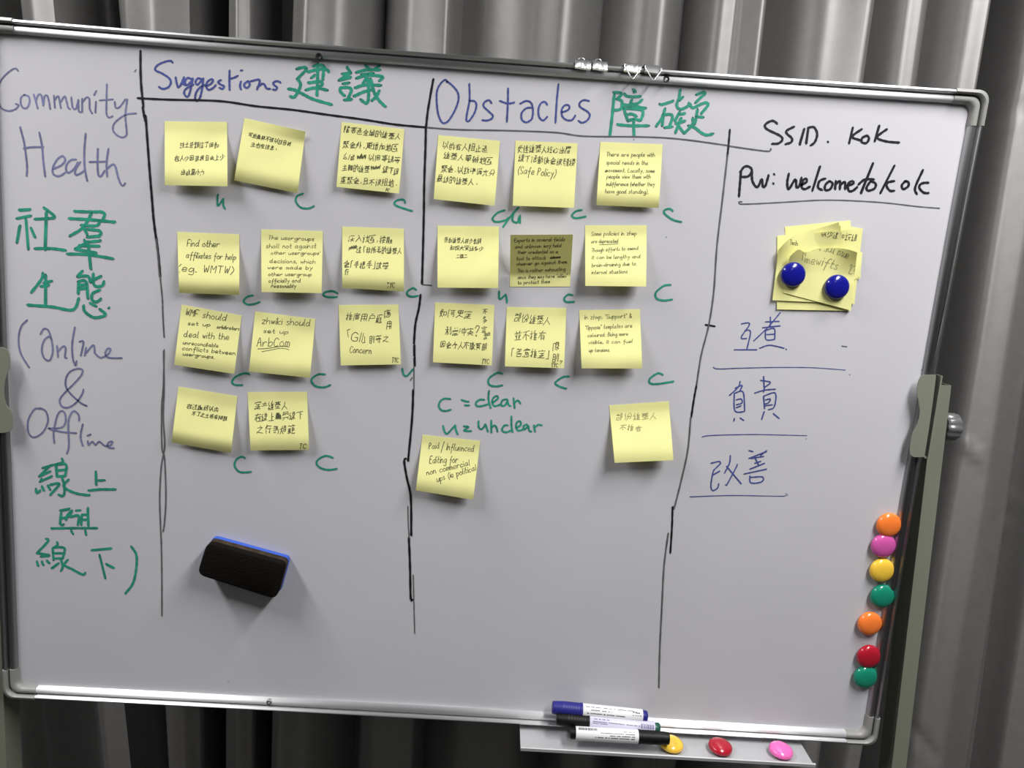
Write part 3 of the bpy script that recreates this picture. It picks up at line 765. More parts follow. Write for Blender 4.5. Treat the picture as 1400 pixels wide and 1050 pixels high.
def note(x0, y0, s, corners, lift, dip, lines, label, pen='pen', w=1.0, group=None, curl_side=0.0, top_lift=0.0, base=0.0006, seed=0, name='sticky_note', attach=.14, flip=False, bold=None, wave=0.0, topcurve=None, top_curl=0.0):
    """a square paper note: corners TL TR BR BL in a crop of the photograph; lift = how far its free edge stands off the board"""
    rnd = random.Random(seed + int(x0 * 7 + y0))
    px = [(x0 + a / s, y0 + b / s) for a, b in corners]

    def off(u, v):
        if flip:                                       # glued along the lower edge, the upper part leans out
            v = 1 - v
        if v <= attach:
            f = 0.0
        else:
            t = (v - attach) / (1 - attach)
            if flip:
                f = lift * t
            else:
                f = lift * (t * t * (3 - 2 * t) * .55 + t * .45) - dip * max(0, (t - .72) / .28) ** 2
        f += curl_side * (2 * u - 1) * v * v + top_lift * max(0, (.18 - v) / .18) * u * u
        f += top_curl * max(0, (.45 - v) / .45) ** 1.6 * (0.6 + 0.4 * math.sin(u * 7 + seed))
        f += wave * math.sin(u * 5 + v * 3 + seed) * v * (1 - v)
        return base + max(f, 0.0)

    tl, tr = [at(*px[i], -(base + off(i, 0) - base)) for i in (0, 1)]
    br, bl = at(*px[2], -off(1, 1)), at(*px[3], -off(0, 1))

    Q = [Vector(c) for c in px]
    tc = [Vector((x0 + a / s, y0 + b / s)) for a, b in topcurve] if topcurve else None

    def put(u, v, out=0.0):
        a = Q[0] + (Q[1] - Q[0]) * u
        b = Q[3] + (Q[2] - Q[3]) * u
        q = a + (b - a) * v
        if tc:                                             # a wavy curled upper edge
            k = u * (len(tc) - 1)
            i = min(int(k), len(tc) - 2)
            e = k - i
            c0, c1, c2, c3 = tc[max(i - 1, 0)], tc[i], tc[i + 1], tc[min(i + 2, len(tc) - 1)]
            w_ = 0.5 * ((2 * c1) + (c2 - c0) * e + (2 * c0 - 5 * c1 + 4 * c2 - c3) * e * e + (3 * c1 - c0 - 3 * c2 + c3) * e ** 3)
            q = q + (w_ - a) * (1 - v) ** 2
        return at(q.x, q.y, -off(u, v) - out)

    nu, nv = 14, 22
    vs, fs = [], []
    for j in range(nv + 1):
        for i in range(nu + 1):
            vs.append(put(i / nu, j / nv))
    nb = len(vs)
    vs += [Vector((q.x, q.y + 0.00012, q.z)) for q in vs]
    W = nu + 1
    for j in range(nv):
        for i in range(nu):
            q = (j * W + i, j * W + i + 1, (j + 1) * W + i + 1, (j + 1) * W + i)
            fs.append(q)
            fs.append(tuple(a + nb for a in q)[::-1])
    rim = [i for i in range(W)] + [j * W + nu for j in range(1, nv + 1)] + [nv * W + i for i in range(nu - 1, -1, -1)] + [j * W for j in range(nv - 1, 0, -1)]
    for a, b in zip(rim, rim[1:] + rim[:1]):
        fs.append((a, b, b + nb, a + nb))
    t = thing(name, (tl + tr) / 2, label, 'sticky note', group)
    mk('paper', vs, fs, MT['note'], t, smooth=True, angle=50)
    # pixel -> (u, v): iterate on the drawn surface
    P = [Vector(c) for c in corners]

    def uv(x, y):
        u = v = .5
        for _ in range(6):
            a = P[0] + (P[1] - P[0]) * u
            b = P[3] + (P[2] - P[3]) * u
            q = a + (b - a) * v
            du = (P[1] - P[0]) * (1 - v) + (P[2] - P[3]) * v
            dv = b - a
            e = Vector((x, y)) - q
            det = du.x * dv.y - du.y * dv.x
            u += (e.x * dv.y - e.y * dv.x) / det
            v += (du.x * e.y - du.y * e.x) / det
        return min(max(u, .01), .99), min(max(v, .01), .99)

    if lines:
        mb = MB()
        n = 0
        for ln in lines:
            if ln[0] == '~':
                sts = scribble(*ln[1:7], rnd)
                ww = w * 1.5
            elif ln[0] == '_':
                sts = [[Vector(p) for p in ln[1:]]]
                ww = w
            else:
                small = ln[5] <= 68 and not any(c in HAN for c in ln[0]) and len(ln[0]) > 4
                sts = text_strokes(*ln[:5], ln[5] * (.80 if small else 1), rnd)
                ww = w * (ln[6] if len(ln) > 6 else 1) * (.9 if small else 1)
            for st in sts:
                n += 1
                o = 0.00012 + 0.0000008 * (n % 150)
                ribbon(mb, smooth_line(st, 12), ww * .86 * s * rnd.uniform(.85, 1.15), lambda x, y: put(*uv(x, y), o), capn=1)
        mb.build('handwriting', MT[pen], t)
    return t


G = 'yellow sticky notes on the whiteboard'
S8 = 8.75
note(215, 155, S8, [(88, 95), (835, 103), (840, 873), (90, 858)], .016, .003, [("該土母題信了個如", 265, 410, 735, 415, 70), ("在人少因款特自去上少", 205, 570, 805, 560, 70), ("出政皇小力", 285, 735, 565, 735, 70)],
     'yellow sticky note at the left end of the top row', group=G, w=1.0, wave=.004, curl_side=.003)
note(310, 150, S8, [(212, 100), (942, 262), (845, 998), (88, 845)], .011, .006, [("可地異判不怪以該自對", 250, 320, 765, 440, 58), ("主也包信息、", 285, 435, 600, 490, 58)],
     'tilted yellow sticky note second in the top row, two short lines near its top', group=G, top_lift=.006, wave=.003)
note(450, 160, S8, [(150, 60), (900, 145), (835, 915), (88, 835)], .008, .001, [("障害過全域的維基人", 170, 180, 850, 275, 82), ("聚会外，更增加地區", 160, 362, 825, 410, 88), ("么/或", 160, 500, 305, 520, 80), ('~', 335, 500, 440, 500, 60, 9), ("以個事務等", 460, 520, 850, 555, 85), ("主軸的維基", 150, 640, 480, 660, 82), ('~', 500, 630, 610, 620, 50, 9), ("線下組", 635, 665, 825, 690, 82), ("重聚会，且不被阻地、", 130, 790, 815, 835, 85), ("PC", 675, 892, 715, 896, 42)],
     'sticky note filled with five lines of Chinese, third in the top row', group=G)
note(585, 175, S8, [(125, 85), (862, 155), (798, 930), (70, 850)], .010, .002, [("以前有人阻止過", 165, 245, 720, 290, 88), ("維基人舉辦地區", 180, 365, 770, 435, 85), ("聚会，以致準備充分", 150, 520, 805, 578, 85), ("最終的維基人、", 100, 640, 595, 690, 85)],
     'sticky note with four lines of Chinese, below the word Obstacles', group=G, wave=.003)
note(690, 180, S8, [(130, 108), (872, 140), (828, 912), (97, 885)], .009, .001, [("女性維基人擔心出席", 145, 245, 795, 262, 90), ("線下活動後会被騷擾", 155, 355, 845, 412, 88), ("(Safe Policy)", 155, 500, 605, 540, 90)],
     'sticky note whose third line reads (Safe Policy)', group=G)
note(800, 185, S8, [(183, 80), (928, 108), (880, 868), (135, 835)], .013, .006, [("There are people with", 255, 250, 830, 258, 62), ("special needs in the", 250, 347, 750, 354, 62), ("movement. Locally, some", 245, 440, 830, 447, 60), ('~', 240, 440, 262, 436, 14, 5), ("people view them with", 258, 515, 780, 518, 60), ("indifference (whether they", 255, 605, 830, 607, 60), ("have good standing).", 238, 692, 755, 697, 62)],
     'sticky note at the right end of the top row, six lines of English', group=G, w=.95, wave=.003)
note(230, 305, S8, [(108, 105), (850, 135), (850, 862), (130, 835)], .014, .007, [("Find other", 225, 275, 605, 290, 78), ("affiliates for help", 212, 415, 805, 440, 72), ("(eg. WMTW)", 110, 575, 775, 605, 85)],
     'sticky note reading Find other affiliates for help (eg. WMTW)', group=G, w=1.15, wave=.003)
note(345, 305, S8, [(105, 75), (843, 97), (828, 838), (110, 825)], .014, .002, [("The usergroups", 190, 195, 735, 212, 62), ("shall not against", 165, 300, 760, 300, 68), ("other usergroups'", 220, 375, 805, 380, 52), ("decisions, which", 205, 475, 750, 485, 60), ("were made by", 185, 550, 715, 555, 55), ("other usergroup", 190, 632, 705, 632, 52), ("officially and", 195, 712, 575, 708, 60), ("reasonably", 225, 772, 520, 772, 55, 1.2)],
     'sticky note with eight lines of English about usergroups', group=G, w=.95)
note(455, 300, S8, [(113, 85), (850, 112), (850, 862), (112, 820)], .013, .006, [("深入社區，接觸", 185, 260, 715, 288, 85), ('~', 195, 365, 285, 345, 50, 8), ("這", 275, 395, 345, 400, 80), ("「教所毛的維基人", 355, 395, 830, 418, 82), ("会「手把手」就學", 125, 568, 660, 600, 88), ("行", 135, 665, 195, 668, 80), ("TYC", 645, 818, 735, 815, 62)],
     'sticky note at the left of the second divider in the second row', group=G)
note(585, 300, S8, [(115, 75), (850, 85), (840, 822), (115, 815)], .015, .002, [("但如維基人對於少象別".replace('於', ''), 195, 272, 635, 295, 66), ("和設大家給多少", 260, 362, 665, 378, 55), ("二條二", 335, 462, 475, 460, 48)],
     'sticky note with three short lines of tiny Chinese, left of the dark note', group=G, w=.95, wave=.003)
note(685, 300, S8, [(112, 185), (860, 180), (825, 803), (105, 805)], .034, 0, [("Experts in several fields", 160, 272, 760, 258, 55), ("and unknown may hold", 168, 348, 720, 330, 55), ("their credential as a", 200, 412, 680, 403, 50), ("tool to attack", 185, 490, 535, 476, 52), ("unknown", 590, 470, 710, 462, 42, 1.2), ('_', (588, 466), (650, 460), (712, 456)), ("whoever go against them.", 185, 552, 795, 525, 50), ("This is rather exhausting", 195, 635, 765, 612, 50), ("since they may have \"allies\"", 200, 712, 790, 692, 52), ("to protect them", 200, 777, 580, 762, 52)],
     'dark shaded sticky note leaning forward, eight lines of small English', group=G, w=.95, flip=True, attach=.22)
note(785, 300, S8, [(132, 70), (868, 70), (860, 803), (133, 795)], .018, .001, [("Some policies in zhwp", 205, 195, 745, 188, 62), ("are deprecated", 205, 285, 525, 278, 55), ('_', (302, 303), (420, 298), (525, 291)), ("Though efforts to amend", 208, 390, 765, 362, 55), ("it can be lengthy and", 210, 475, 790, 462, 55), ("brain-draining due to", 210, 570, 735, 548, 55), ("internal situations", 210, 655, 635, 642, 55)],
     'sticky note about policies, with the word deprecated underlined', group=G, w=.9)
note(230, 405, S8, [(160, 100), (878, 230), (790, 930), (72, 820)], .010, .003, [("WMF should", 205, 225, 690, 297, 78), ("set up", 235, 345, 500, 362, 55), ("arbitrators", 580, 385, 850, 410, 50, 1.2), ("deal with the", 185, 487, 720, 522, 75), ("unreconcilable", 175, 575, 595, 612, 58), ("conflicts between", 165, 640, 800, 705, 62), ("usergroups.", 175, 705, 550, 745, 50)],
     'tilted sticky note starting WMF should set up', group=G, w=1.05)
note(330, 415, S8, [(165, 95), (885, 185), (820, 890), (90, 812)], .012, .004, [("zhwiki should", 245, 240, 820, 270, 80), ("set up", 265, 350, 555, 362, 62), ("ArbCom", 185, 515, 570, 510, 105), ('_', (195, 542), (300, 538), (400, 522), (500, 510), (570, 520)), ('_', (245, 575), (330, 560), (430, 540), (500, 535), (570, 552))],
     'sticky note reading zhwiki should set up ArbCom, double underlined', group=G, wave=.004)
note(450, 405, S8, [(113, 105), (828, 100), (858, 815), (140, 828)], .008, .001, [("推廣用戶框", 190, 282, 640, 315, 100), ("應", 655, 255, 750, 240, 95), ("用", 680, 398, 755, 398, 115), ("「", 205, 490, 270, 480, 85), ("GII", 262, 535, 390, 545, 110), ("」", 385, 555, 445, 550, 75), ("則等之", 470, 555, 718, 550, 95), ("Concern", 245, 672, 500, 690, 82), ("TYC", 750, 792, 825, 790, 58)],
     'sticky note with GII in Chinese brackets, then the word Concern', group=G)
note(580, 405, S8, [(130, 75), (840, 105), (808, 828), (105, 790)], .008, .001, [("如何界定", 175, 240, 565, 270, 95), ("利益冲突", 240, 460, 590, 475, 98), ("?", 605, 480, 650, 478, 125, 1.4), ("因会令人不敢寫明", 185, 615, 752, 642, 88), ("不", 695, 212, 755, 212, 65), ("多", 690, 325, 760, 325, 85), ("言", 670, 430, 755, 430, 85), ("起", 705, 510, 795, 510, 75), ("TYC", 685, 810, 770, 810, 60)],
     'sticky note with a large question mark and a column of Chinese at its right', group=G)
note(680, 410, S8, [(112, 85), (825, 97), (798, 818), (90, 795)], .012, .001, [("部份維基人", 195, 255, 635, 302, 105), ("並不擁有", 195, 480, 580, 482, 115), ("「善意推定」", 150, 670, 625, 702, 110), ("原", 660, 605, 745, 605, 105), ("則", 650, 738, 745, 738, 100), ("?", 740, 772, 772, 772, 45), ("TYC", 645, 806, 720, 804, 48)],
     'sticky note of Chinese under the dark note, two characters stacked at its right', group=G)
note(780, 415, S8, [(105, 80), (830, 68), (858, 778), (133, 775)], .017, .003, [("In zhwp, \"Support\" &", 170, 190, 730, 170, 65), ("\"Oppose\" templates are", 180, 312, 735, 285, 60), ("coloured. Being more", 205, 402, 685, 382, 55), ("visible, it can fuel", 215, 485, 740, 470, 55), ("up tensions.", 220, 580, 470, 575, 55)],
     'sticky note about Support and Oppose templates', group=G, w=.9, wave=.005)
note(225, 520, S8, [(165, 75), (870, 190), (795, 870), (85, 745)], .012, .007, [("在這機制以內", 260, 335, 650, 378, 62), ("不了之土嗎有問題", 320, 420, 745, 487, 58)],
     'tilted sticky note lowest at the left, two lines of tiny Chinese', group=G, wave=.003)
note(330, 525, S8, [(75, 98), (785, 95), (810, 788), (110, 795)], .011, .004, [("定立維基人", 155, 300, 555, 302, 98), ("在線上", 155, 440, 395, 438, 98), ('~', 415, 420, 470, 420, 80, 8), ("與線下", 490, 432, 738, 418, 95), ("之行為規範", 180, 592, 640, 598, 105), ("TC", 690, 770, 770, 772, 58)],
     'upright sticky note right of the lowest tilted one, three lines of Chinese', group=G)
note(560, 580, S8, [(155, 125), (845, 200), (760, 905), (75, 790)], .016, .004, [("Paid", 230, 297, 355, 290, 72), ('_', (415, 208), (395, 270), (375, 338)), ("Influenced", 440, 308, 765, 330, 82), ("Editing for", 238, 467, 575, 462, 85), ("non commercial", 205, 612, 720, 490, 70), ("ups (ie political", 330, 690, 800, 550, 72)],
     'sticky note starting Paid/Influenced Editing, below the green word unclear', group=G, w=1.0)
note(820, 540, S8, [(113, 125), (825, 75), (882, 780), (178, 812)], .020, .002, [("部份維基人", 190, 300, 690, 288, 85), ("不擁有", 235, 415, 505, 440, 78)],
     'nearly blank tilted sticky note alone beside the third divider', group=G, pen='pen2', w=1.0)

# the pinned stack at the right: crop (1050, 295), 7.5 times
GS = 'notes pinned in a stack under two blue magnets'
note(1050, 295, 7.5, [(172, 112), (845, 47), (905, 700), (225, 800)], .001, 0, [], 'bright sticky note at the very back of the pinned stack, showing along its top', base=.0006, group=GS)
note(1050, 295, 7.5, [(95, 205), (860, 130), (845, 975), (92, 960)], .001, 0, [("TYC", 700, 915, 785, 915, 60)], 'sticky note whose lower edge sticks out lowest in the pinned stack', base=.0012, group=GS)
note(1050, 295, 7.5, [(745, 85), (940, 130), (950, 640), (760, 700)], .001, 0, [], 'narrow piece of note behind the right top of the pinned stack', base=.0017, group=GS)
note(1050, 295, 7.5, [(290, 190), (972, 128), (885, 905), (190, 880)], .0005, 0, [("以少這和設組", 540, 205, 905, 265, 70)], 'note in the pinned stack with a line of dense Chinese at its upper right', base=.0022, top_curl=.008, seed=4, group=GS)
note(1050, 295, 7.5, [(800, 372), (968, 372), (945, 625), (800, 700)], .0005, 0, [], 'torn edge of a note poking out at the right of the pinned stack', base=.0030, wave=.002, group=GS)
note(1050, 295, 7.5, [(108, 350), (725, 66), (890, 905), (46, 866)], .0005, 0, [("Tech", 285, 325, 375, 335, 45)], 'wide note with a curling top edge, second from the front of the pinned stack', base=.0036, top_curl=.011, group=GS,
     topcurve=[(108, 350), (205, 245), (310, 170), (520, 125), (725, 66)])
note(1050, 295, 7.5, [(222, 420), (915, 375), (850, 970), (160, 790)], .0005, 0, [("financial issue", 450, 392, 800, 468, 75), ("Timewifts", 370, 485, 690, 580, 80), ("2?", 820, 600, 890, 600, 90)], 'front note of the pinned stack, pale handwriting with the word issue', base=.0048, top_curl=.014, seed=1, group=GS, pen='pen2', w=1.0,
     topcurve=[(222, 420), (310, 343), (385, 375), (520, 332), (700, 330), (820, 345), (915, 375)])


# ---------------------------------------------------------------- magnets
def magnet(c, r, normal, m, label, group, name='round_magnet'):
    nrm = Vector(normal).normalized()
    mx = Matrix.Translation(c) @ nrm.to_track_quat('Z', 'Y').to_matrix().to_4x4()
    t = thing(name, c, label, 'magnet', group)
    prof = [(r * .93, 0.0), (r * .985, .0008), (r, .0020), (r * .985, .0034)]
    for k in range(1, 9):
        a = k / 8 * math.pi / 2
        prof.append((r * .985 * math.cos(a) ** .8 + .00005, .0034 + .0062 * math.sin(a)))
    mb = MB()
    mb.lathe(prof, mx, 40)
    mb.build('cap', m, t, smooth=True, angle=60)
    mb = MB()
    mb.lathe([(r * .80, -0.0004), (r * .80, 0.0002)], mx, 32)
    mb.build('backing', MT['dark'], t)
    return t


GM = 'round magnets in a column along the right frame'
for (u, v, m, lab) in ((1215.5, 718, 'm_orange', 'orange round magnet at the top of the right-hand column'),
                       (1208, 746.5, 'm_magenta', 'magenta pink round magnet touching the orange one above it'),
                       (1206, 780, 'm_yellow', 'yellow round magnet stuck on the right side of the board'),
                       (1206.5, 815.5, 'm_green', 'green round magnet just below the yellow one on the board'),
                       (1189.5, 853, 'm_orange', 'orange round magnet low in the column, between green and red'),
                       (1188, 898, 'm_red', 'red round magnet on the board touching a green one'),
                       (1183.5, 926, 'm_green', 'green round magnet at the bottom of the right-hand column')):
    c = at(u, v, -0.0065)
    rr = 0.0168
    magnet(Vector((c.x, -0.0026, c.z)), rr, (0.05, -1, 0), MT[m], lab, GM)
for (u, v, lab) in ((1085, 375.5, 'blue round magnet at the left on the pinned notes'), (1145, 392.5, 'blue round magnet at the right on the pinned notes')):
    c = at(u, v, -0.011)
    magnet(Vector((c.x, -0.0064, c.z)), 0.0157, (0, -1, 0), MT['m_blue'], lab, 'blue magnets pinning the stack of notes')
for (u, v, m, lab) in ((919, 1006, 'm_yellow', 'yellow round magnet lying in the pen tray'), (986, 1009.5, 'm_red', 'dark red round magnet lying in the pen tray'), (1069, 1014.5, 'm_pink', 'bright pink round magnet lying in the pen tray')):
    y = -0.033
    c = at(u, v, y)
    magnet(Vector((c.x, y, tray_z(c.x) + 0.0042)), 0.0163, (0.05, -0.10, 1), MT[m], lab, 'round magnets lying in the pen tray')


# ---------------------------------------------------------------- markers in the tray
def marker(pa, pb, ra, cap_end, cap_m, barrel_m, plug_m, label, prints, roll):
    """pa, pb: centre of the left and right end; cap_end 'l' or 'r'"""
    if cap_end == 'r':
        pa, pb = pb, pa
    d = (pb - pa)
    L = d.length
    q = d.to_track_quat('Z', 'Y').to_matrix().to_4x4()
    mx = Matrix.Translation(pa) @ q
    t = thing('marker_pen', (pa + pb) / 2, label, 'marker', 'marker pens piled in the tray')
    k = L / 0.140
    r = ra
    mb = MB()
    n = 36
    prof = [(r * .80, 0), (r * .90, .0012 * k), (r * 1.0, .014 * k)]
    for i in range(7):
        z = (.016 + i * .0036) * k
        prof += [(r * 1.02, z), (r * .99, z + .0012 * k), (r * 1.02, z + .0024 * k)]
    prof += [(r * 1.06, .0425 * k), (r * 1.05, .0440 * k)]
    mb.lathe(prof, mx, n)
    mb.build('cap', cap_m, t, smooth=True, angle=30)
    mb = MB()
    mb.lathe([(r * .97, .0440 * k), (r, .0446 * k), (r, .1315 * k), (r * .95, .1325 * k)], mx, n)
    brl = mb.build('barrel', barrel_m, t, smooth=True, angle=40)
    mb = MB()
    mb.lathe([(r * .86, .1325 * k), (r * .86, .1385 * k), (r * .74, .140 * k)], mx, n)
    mb.build('end_plug', plug_m, t, smooth=True, angle=40)
    # printing round the barrel: z along the pen, a round it (0 = towards the camera)
    fwd = (CAMP - (pa + pb) / 2)
    loc = q.to_3x3().inverted() @ fwd
    a0 = math.atan2(loc.y, loc.x)
    mb = MB()
    sgn = 1 if cap_end == 'l' else -1
    rnd = random.Random(roll)
    up = q.to_3x3().inverted() @ Vector((0, 0, 1))
    s2 = 1 if math.sin(math.atan2(up.y, up.x) - a0) > 0 else -1

    def patch(z0, z1, a1, a2):
        vs = []
        for i in range(4):
            a = a0 + s2 * (a1 + (a2 - a1) * i / 3)
            for z in (z0, z1):
                vs.append(mx @ Vector(((r + .00012) * math.cos(a), (r + .00012) * math.sin(a), z * k)))
        mb.add(vs, [(2 * i, 2 * i + 1, 2 * i + 3, 2 * i + 2) for i in range(3)])
    for kind, z0, z1, a, h in prints:
        if kind == 'bar':
            z = z0
            while z < z1:
                w = rnd.choice((.0005, .0008, .0014))
                patch(z, z + w, a - h / 2, a + h / 2)
                z += w + rnd.choice((.0005, .0008))
        else:
            z = z0
            while z < z1:
                w = rnd.uniform(.0008, .0016)
                if rnd.random() < .86:
                    patch(z, min(z + w, z1), a - h / 2 * rnd.uniform(.7, 1), a + h / 2 * rnd.uniform(.7, 1))
                z += w + .00035
    mb.build('label_print', MT['print2'] if barrel_m is MT['plilac'] else MT['print'], brl)
    return t


RP = 0.0094
ZA = tray_z(0.13)
marker(at(779.5, 1002, -0.0440), at(914.5, 1009.5, -0.0440), RP * .96, 'r', MT['pblack'], MT['pwhite'], MT['pblack'], 'white marker with a black cap at its right end, lowest in the tray',
       [('bar', .103, .129, .72, .42), ('txt', .05, .066, .55, .10), ('txt', .05, .098, .22, .14), ('txt', .05, .085, -.12, .16), ('txt', .05, .106, -.42, .18)], 1)
marker(at(760.5, 982.5, -0.0270), at(901.5, 996.5, -0.0270), RP, 'l', MT['pblack'], MT['plilac'], MT['pgreen'], 'pale lilac marker with black cap and dark green end, middle of the pile',
       [('txt', .048, .070, .50, .16), ('txt', .048, .112, .12, .16), ('txt', .048, .068, -.1, .12), ('bar', .113, .1305, .15, .62), ('txt', .105, .128, -.45, .10)], 2)
marker(at(755.0, 967, -0.0190), at(884.5, 980, -0.0190), RP, 'l', MT['pblue'], MT['pwhite'], MT['pblue'], 'white marker with a blue cap at left, topmost of the pile',
       [('txt', .048, .118, .60, .12), ('txt', .056, .087, .16, .14), ('txt', .050, .106, -.30, .17), ('bar', .117, .122, .45, .25), ('txt', .122, .130, .38, .20), ('txt', .117, .130, .02, .14)], 3)

# ---------------------------------------------------------------- eraser on the board
EY0, EY1, EY2 = -0.0006, -0.0090, -0.0300
fq = [(282.5, 742), (390.5, 771.5), (377, 820), (269, 785.5)]


def rounded(q, r, n=5):
    """rounded outline of a quadrilateral of 2-D points"""
    out = []
    for i in range(4):
        p, a, b = Vector(q[i]), Vector(q[i - 1]), Vector(q[(i + 1) % 4])
        ua, ub = (a - p).normalized() * r, (b - p).normalized() * r
        for k in range(n + 1):
            t = k / n
            out.append((p + ua) * (1 - t) ** 2 + p * 2 * t * (1 - t) + (p + ub) * t * t)
    return out


F3 = [at(u, v, EY2) for u, v in fq]
cx = sum(p.x for p in F3) / 4
cz = sum(p.z for p in F3) / 4
F2 = [Vector((p.x, p.z)) for p in F3]
er = thing('board_eraser', (cx, EY0, cz), 'tilted black felt eraser with a blue back stuck low on the left of the board', 'eraser')


def layer(y, grow, r):
    c = Vector((cx, cz))
    return [Vector((c.x + (p.x - c.x) * grow, y, c.y + (p.y - c.y) * grow)) for p in rounded(F2, r)]


mb = MB()
mb.sweep([layer(EY0, .98, .006), layer(EY0 - .001, 1.0, .007), layer(EY1 + .002, 1.0, .007), layer(EY1, .99, .006)])
mb.build('blue_back', MT['bluepl'], er, smooth=True, angle=40)
mb = MB()
mb.sweep([layer(EY1, .99, .008), layer(EY1 - .011, .995, .009)])
mb.build('felt_edge', MT['dust'], er, smooth=True, angle=40)
mb = MB()
mb.sweep([layer(EY1 - .011, .995, .009), layer(EY1 - .014, 1.0, .010), layer(EY2 + .002, 1.0, .010), layer(EY2 + .0006, .985, .010), layer(EY2, .95, .010)])
mb.build('felt_pad', MT['felt'], er, smooth=True, angle=50)


# ---------------------------------------------------------------- binder clips on the top rail
def clip(u, v, wpx, hpx, m, label, front):
    c = at(u, v, -0.016)
    x, zb = c.x, c.z
    zt = e_top(x).z + 0.0030
    w = wpx / 2 * 0.00094
    t = thing('binder_clip', (x, 0, zt), label, 'binder clip', 'binder clips on the top rail')
    h = hpx * 0.00094
    tilt = 0.071
    def P(dx, y, z): return Vector((x + dx, y, z - tilt * dx))
    # sheet: front flap, top fold, back flap
    th = .0006
    prof = [(-0.0128, zt - h), (-0.0150, zt - h + .0015), (-0.0145, zt - h * .5), (-0.0118, zt + .0004), (-0.0104, zt + .0012), (0.0136, zt + .0012), (0.0150, zt + .0004), (0.0160, zt - h)]
    inner = [(0.0154, zt - h), (0.0144, zt - .0002), (0.0134, zt + .0006), (-0.0102, zt + .0006), (-0.0112, zt - .0002), (-0.0139, zt - h * .5), (-0.0144, zt - h + .0016), (-0.0125, zt - h + .0004)]
    mb = MB()
    mb.sweep([[P(dx, y, z) for y, z in prof + inner] for dx in (-w, -w * .5, 0, w * .5, w)])
    mb.build('body', m, t, smooth=True, angle=40)
    mb = MB()
    hw = w * 1.08
    if front:
        mb.tube([P(-w * .9, -.0152, zt - .0018), P(-hw, -.0172, zt - .003), P(-hw * .95, -.0182, zt - .0055), P(-.0014, -.0240, zt - .0185), P(0, -.0243, zt - .0192), P(.0014, -.0240, zt - .0185), P(hw * .95, -.0182, zt - .0055), P(hw, -.0172, zt - .003), P(w * .9, -.0152, zt - .0018)], .00075)
        mb.build('wire_handle', MT['steel'], t, smooth=True)
        mb = MB()
    # the rear handle rises behind the rail
    k = .55 if front else 1.0
    mb.tube([P(-w * .9, .0158, zt - .002), P(-hw, .0165, zt - .0006), P(-hw * .8, .0155, zt + .0020 * k), P(-.002, .0120, zt + .0078 * k), P(0, .0118, zt + .0080 * k), P(.002, .0120, zt + .0078 * k), P(hw * .8, .0155, zt + .0020 * k), P(hw, .0165, zt - .0006), P(w * .9, .0158, zt - .002)], .00075)
    mb.build('wire_handle', MT['steel'], t, smooth=True)


clip(797, 92, 20, 11, MT['clip'], 'small silver binder clip leftmost on the top rail, its handle folded up', False)
clip(820.5, 94.5, 19, 11, MT['clip'], 'small silver binder clip second from the left on the top rail, its handle folded up', False)
clip(864.5, 95, 20, 11, MT['clip'], 'crinkled silver binder clip whose wire handle hangs over the rail, left of the rightmost clip', True)
clip(892.5, 99, 20, 11, MT['knob'], 'binder clip at the right of the four, dark reflection painted into its front, wire handle hanging over the rail', True)  # darker body colour stands in for dark surroundings mirrored in the metal

# ---------------------------------------------------------------- stand behind the board
stand = thing('whiteboard_stand', (0, 0.02, 0), 'olive grey metal stand carrying the whiteboard between two posts', 'stand')


def P3(x, y, z): return Vector((x, y, z))


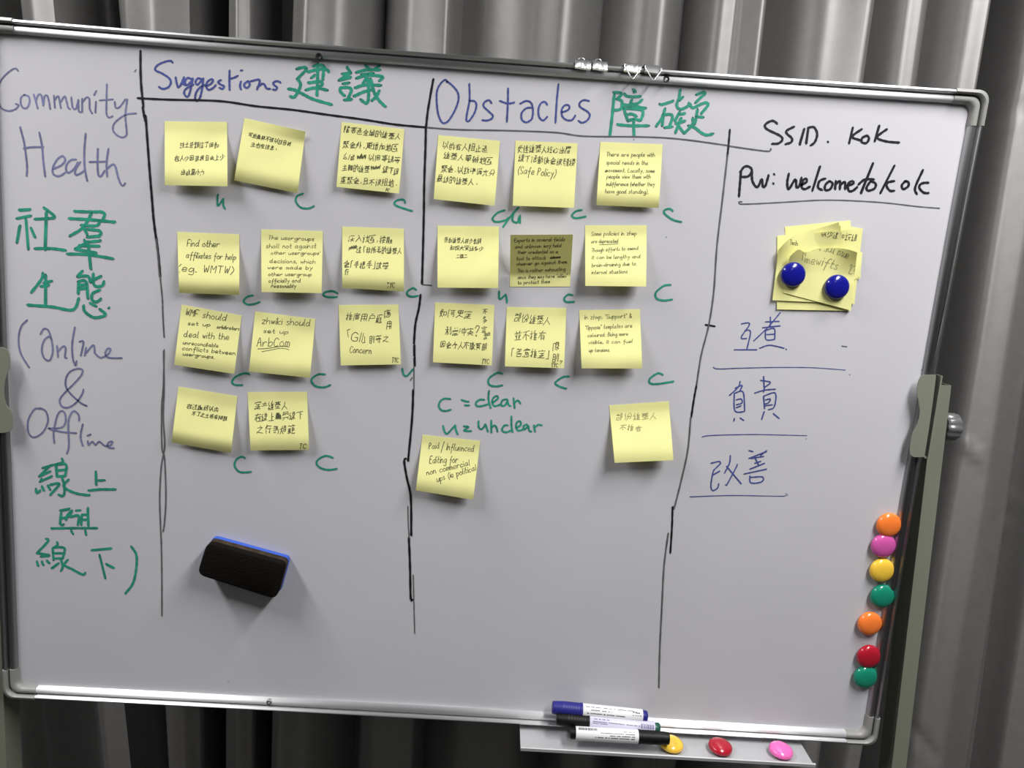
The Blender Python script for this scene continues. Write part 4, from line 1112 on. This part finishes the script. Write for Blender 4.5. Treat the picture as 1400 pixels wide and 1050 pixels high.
PD = 0.036
for side, topx, botx, ztop in (('right', 0.6085, 0.6345, ZC + .076), ('left', -0.6335, -0.6335, ZC + .080)):
    zb = 0.05
    wd = 0.0207
    sl = (botx - topx) / (0.554)
    xb = topx + sl * (ztop - zb)
    mb = MB()
    o = [(0, 0), (wd, 0), (wd, PD), (0, PD)]
    th = .0015
    i_ = [(th, th), (wd - th, th), (wd - th, PD - th), (th, PD - th)]
    vs = [P3(xb + a, b, zb) for a, b in o] + [P3(topx + a, b, ztop) for a, b in o] + [P3(topx + a, b, ztop) for a, b in i_] + [P3(topx + a, b, ztop - .10) for a, b in i_]
    fs = [(0, 1, 5, 4), (1, 2, 6, 5), (2, 3, 7, 6), (3, 0, 4, 7), (0, 3, 2, 1)]
    fs += [(4 + k, 4 + (k + 1) % 4, 8 + (k + 1) % 4, 8 + k) for k in range(4)]
    fs += [(8 + k, 8 + (k + 1) % 4, 12 + (k + 1) % 4, 12 + k) for k in range(4)] + [(12, 13, 14, 15)]
    mb.add(vs, fs)
    post = mb.build('post', MT['post'], stand)
    # foot bar with two castors
    mb = MB()
    mb.box((xb - .004, -.24, .05), (xb + wd + .004, .26, .08))
    foot = mb.build('foot', MT['post'], stand)
    for yy in (-.21, .23):
        mb = MB()
        mb.lathe([(.010, -.010), (.024, -.009), (.025, 0), (.024, .009), (.010, .010)], Matrix.Translation((xb + wd / 2, yy, .025)) @ Matrix.Rotation(math.pi / 2, 4, 'Y'), 24)
        mb.build('castor', MT['dark'], foot, smooth=True, angle=40)
    # scalloped plate that grips the frame
    if side == 'right':
        q = [(1262, 512.5), (1279.4, 512.5), (1279, 518), (1275, 550), (1270, 585), (1263.5, 624.7), (1250, 624.9), (1246.5, 623.5), (1244, 620), (1243.6, 614), (1245.5, 600), (1247.5, 591.5),
             (1250.5, 586.5), (1254, 579.5), (1256.5, 571), (1257.5, 563), (1257, 555), (1255.5, 547), (1254, 540), (1253.6, 531), (1255, 523), (1258, 516)]
    else:
        q = [(-14, 474.5), (3, 474.8), (9, 477.5), (12.5, 484), (13.7, 492), (12.5, 504), (9, 513), (6.5, 522), (5.4, 533), (6.3, 545), (9, 554), (13.5, 560), (16.6, 566), (17.2, 578), (16.5, 586), (13, 590), (6, 591.5), (-10, 592)]
    yp = -0.0142
    poly = [(p.x, p.z) for p in (at(u, v, yp - .001) for u, v in q)]
    mb = MB()
    mb.prism(poly, yp - .0016, yp)
    br = mb.build('frame_bracket', MT['post'], stand)
    zs = [z for x, z in poly]
    xe = max(x for x, z in poly) if side == 'right' else min(x for x, z in poly)
    mb = MB()
    if side == 'right':
        mb.box((topx - .0026, yp, min(zs) + .001), (topx - .0006, .030, max(zs) - .001))
    else:
        mb.box((topx + wd + .0006, yp, min(zs) + .001), (topx + wd + .0026, .030, max(zs) - .001))
    mb.build('side_plate', MT['post'], br)
    # clamping knob on the outer face
    sgn = 1 if side == 'right' else -1
    zk = ZC + .018
    xk = (topx + sl * (ztop - zk)) + (wd if sgn > 0 else 0)
    yk = PD / 2
    rows = []
    for (h, rr) in ((0.0, .006), (.004, .006), (.0042, .0165), (.0065, .0185), (.021, .0185), (.0235, .0165), (.024, .010)):
        row = []
        for k in range(72):
            a = 2 * math.pi * k / 72
            r2 = rr * (1 - (.07 * (abs(math.sin(a * 5)) ** 3) if rr > .012 else 0))
            row.append(P3(xk + sgn * h, yk + r2 * math.cos(a), zk + r2 * math.sin(a)))
        rows.append(row)
    mb = MB()
    mb.sweep(rows)
    mb.build('clamp_knob', MT['knob'], post, smooth=True, angle=40)
mb = MB()
mb.box((-0.612, .008, .20), (0.66, .030, .235))
mb.build('cross_bar', MT['post'], stand)
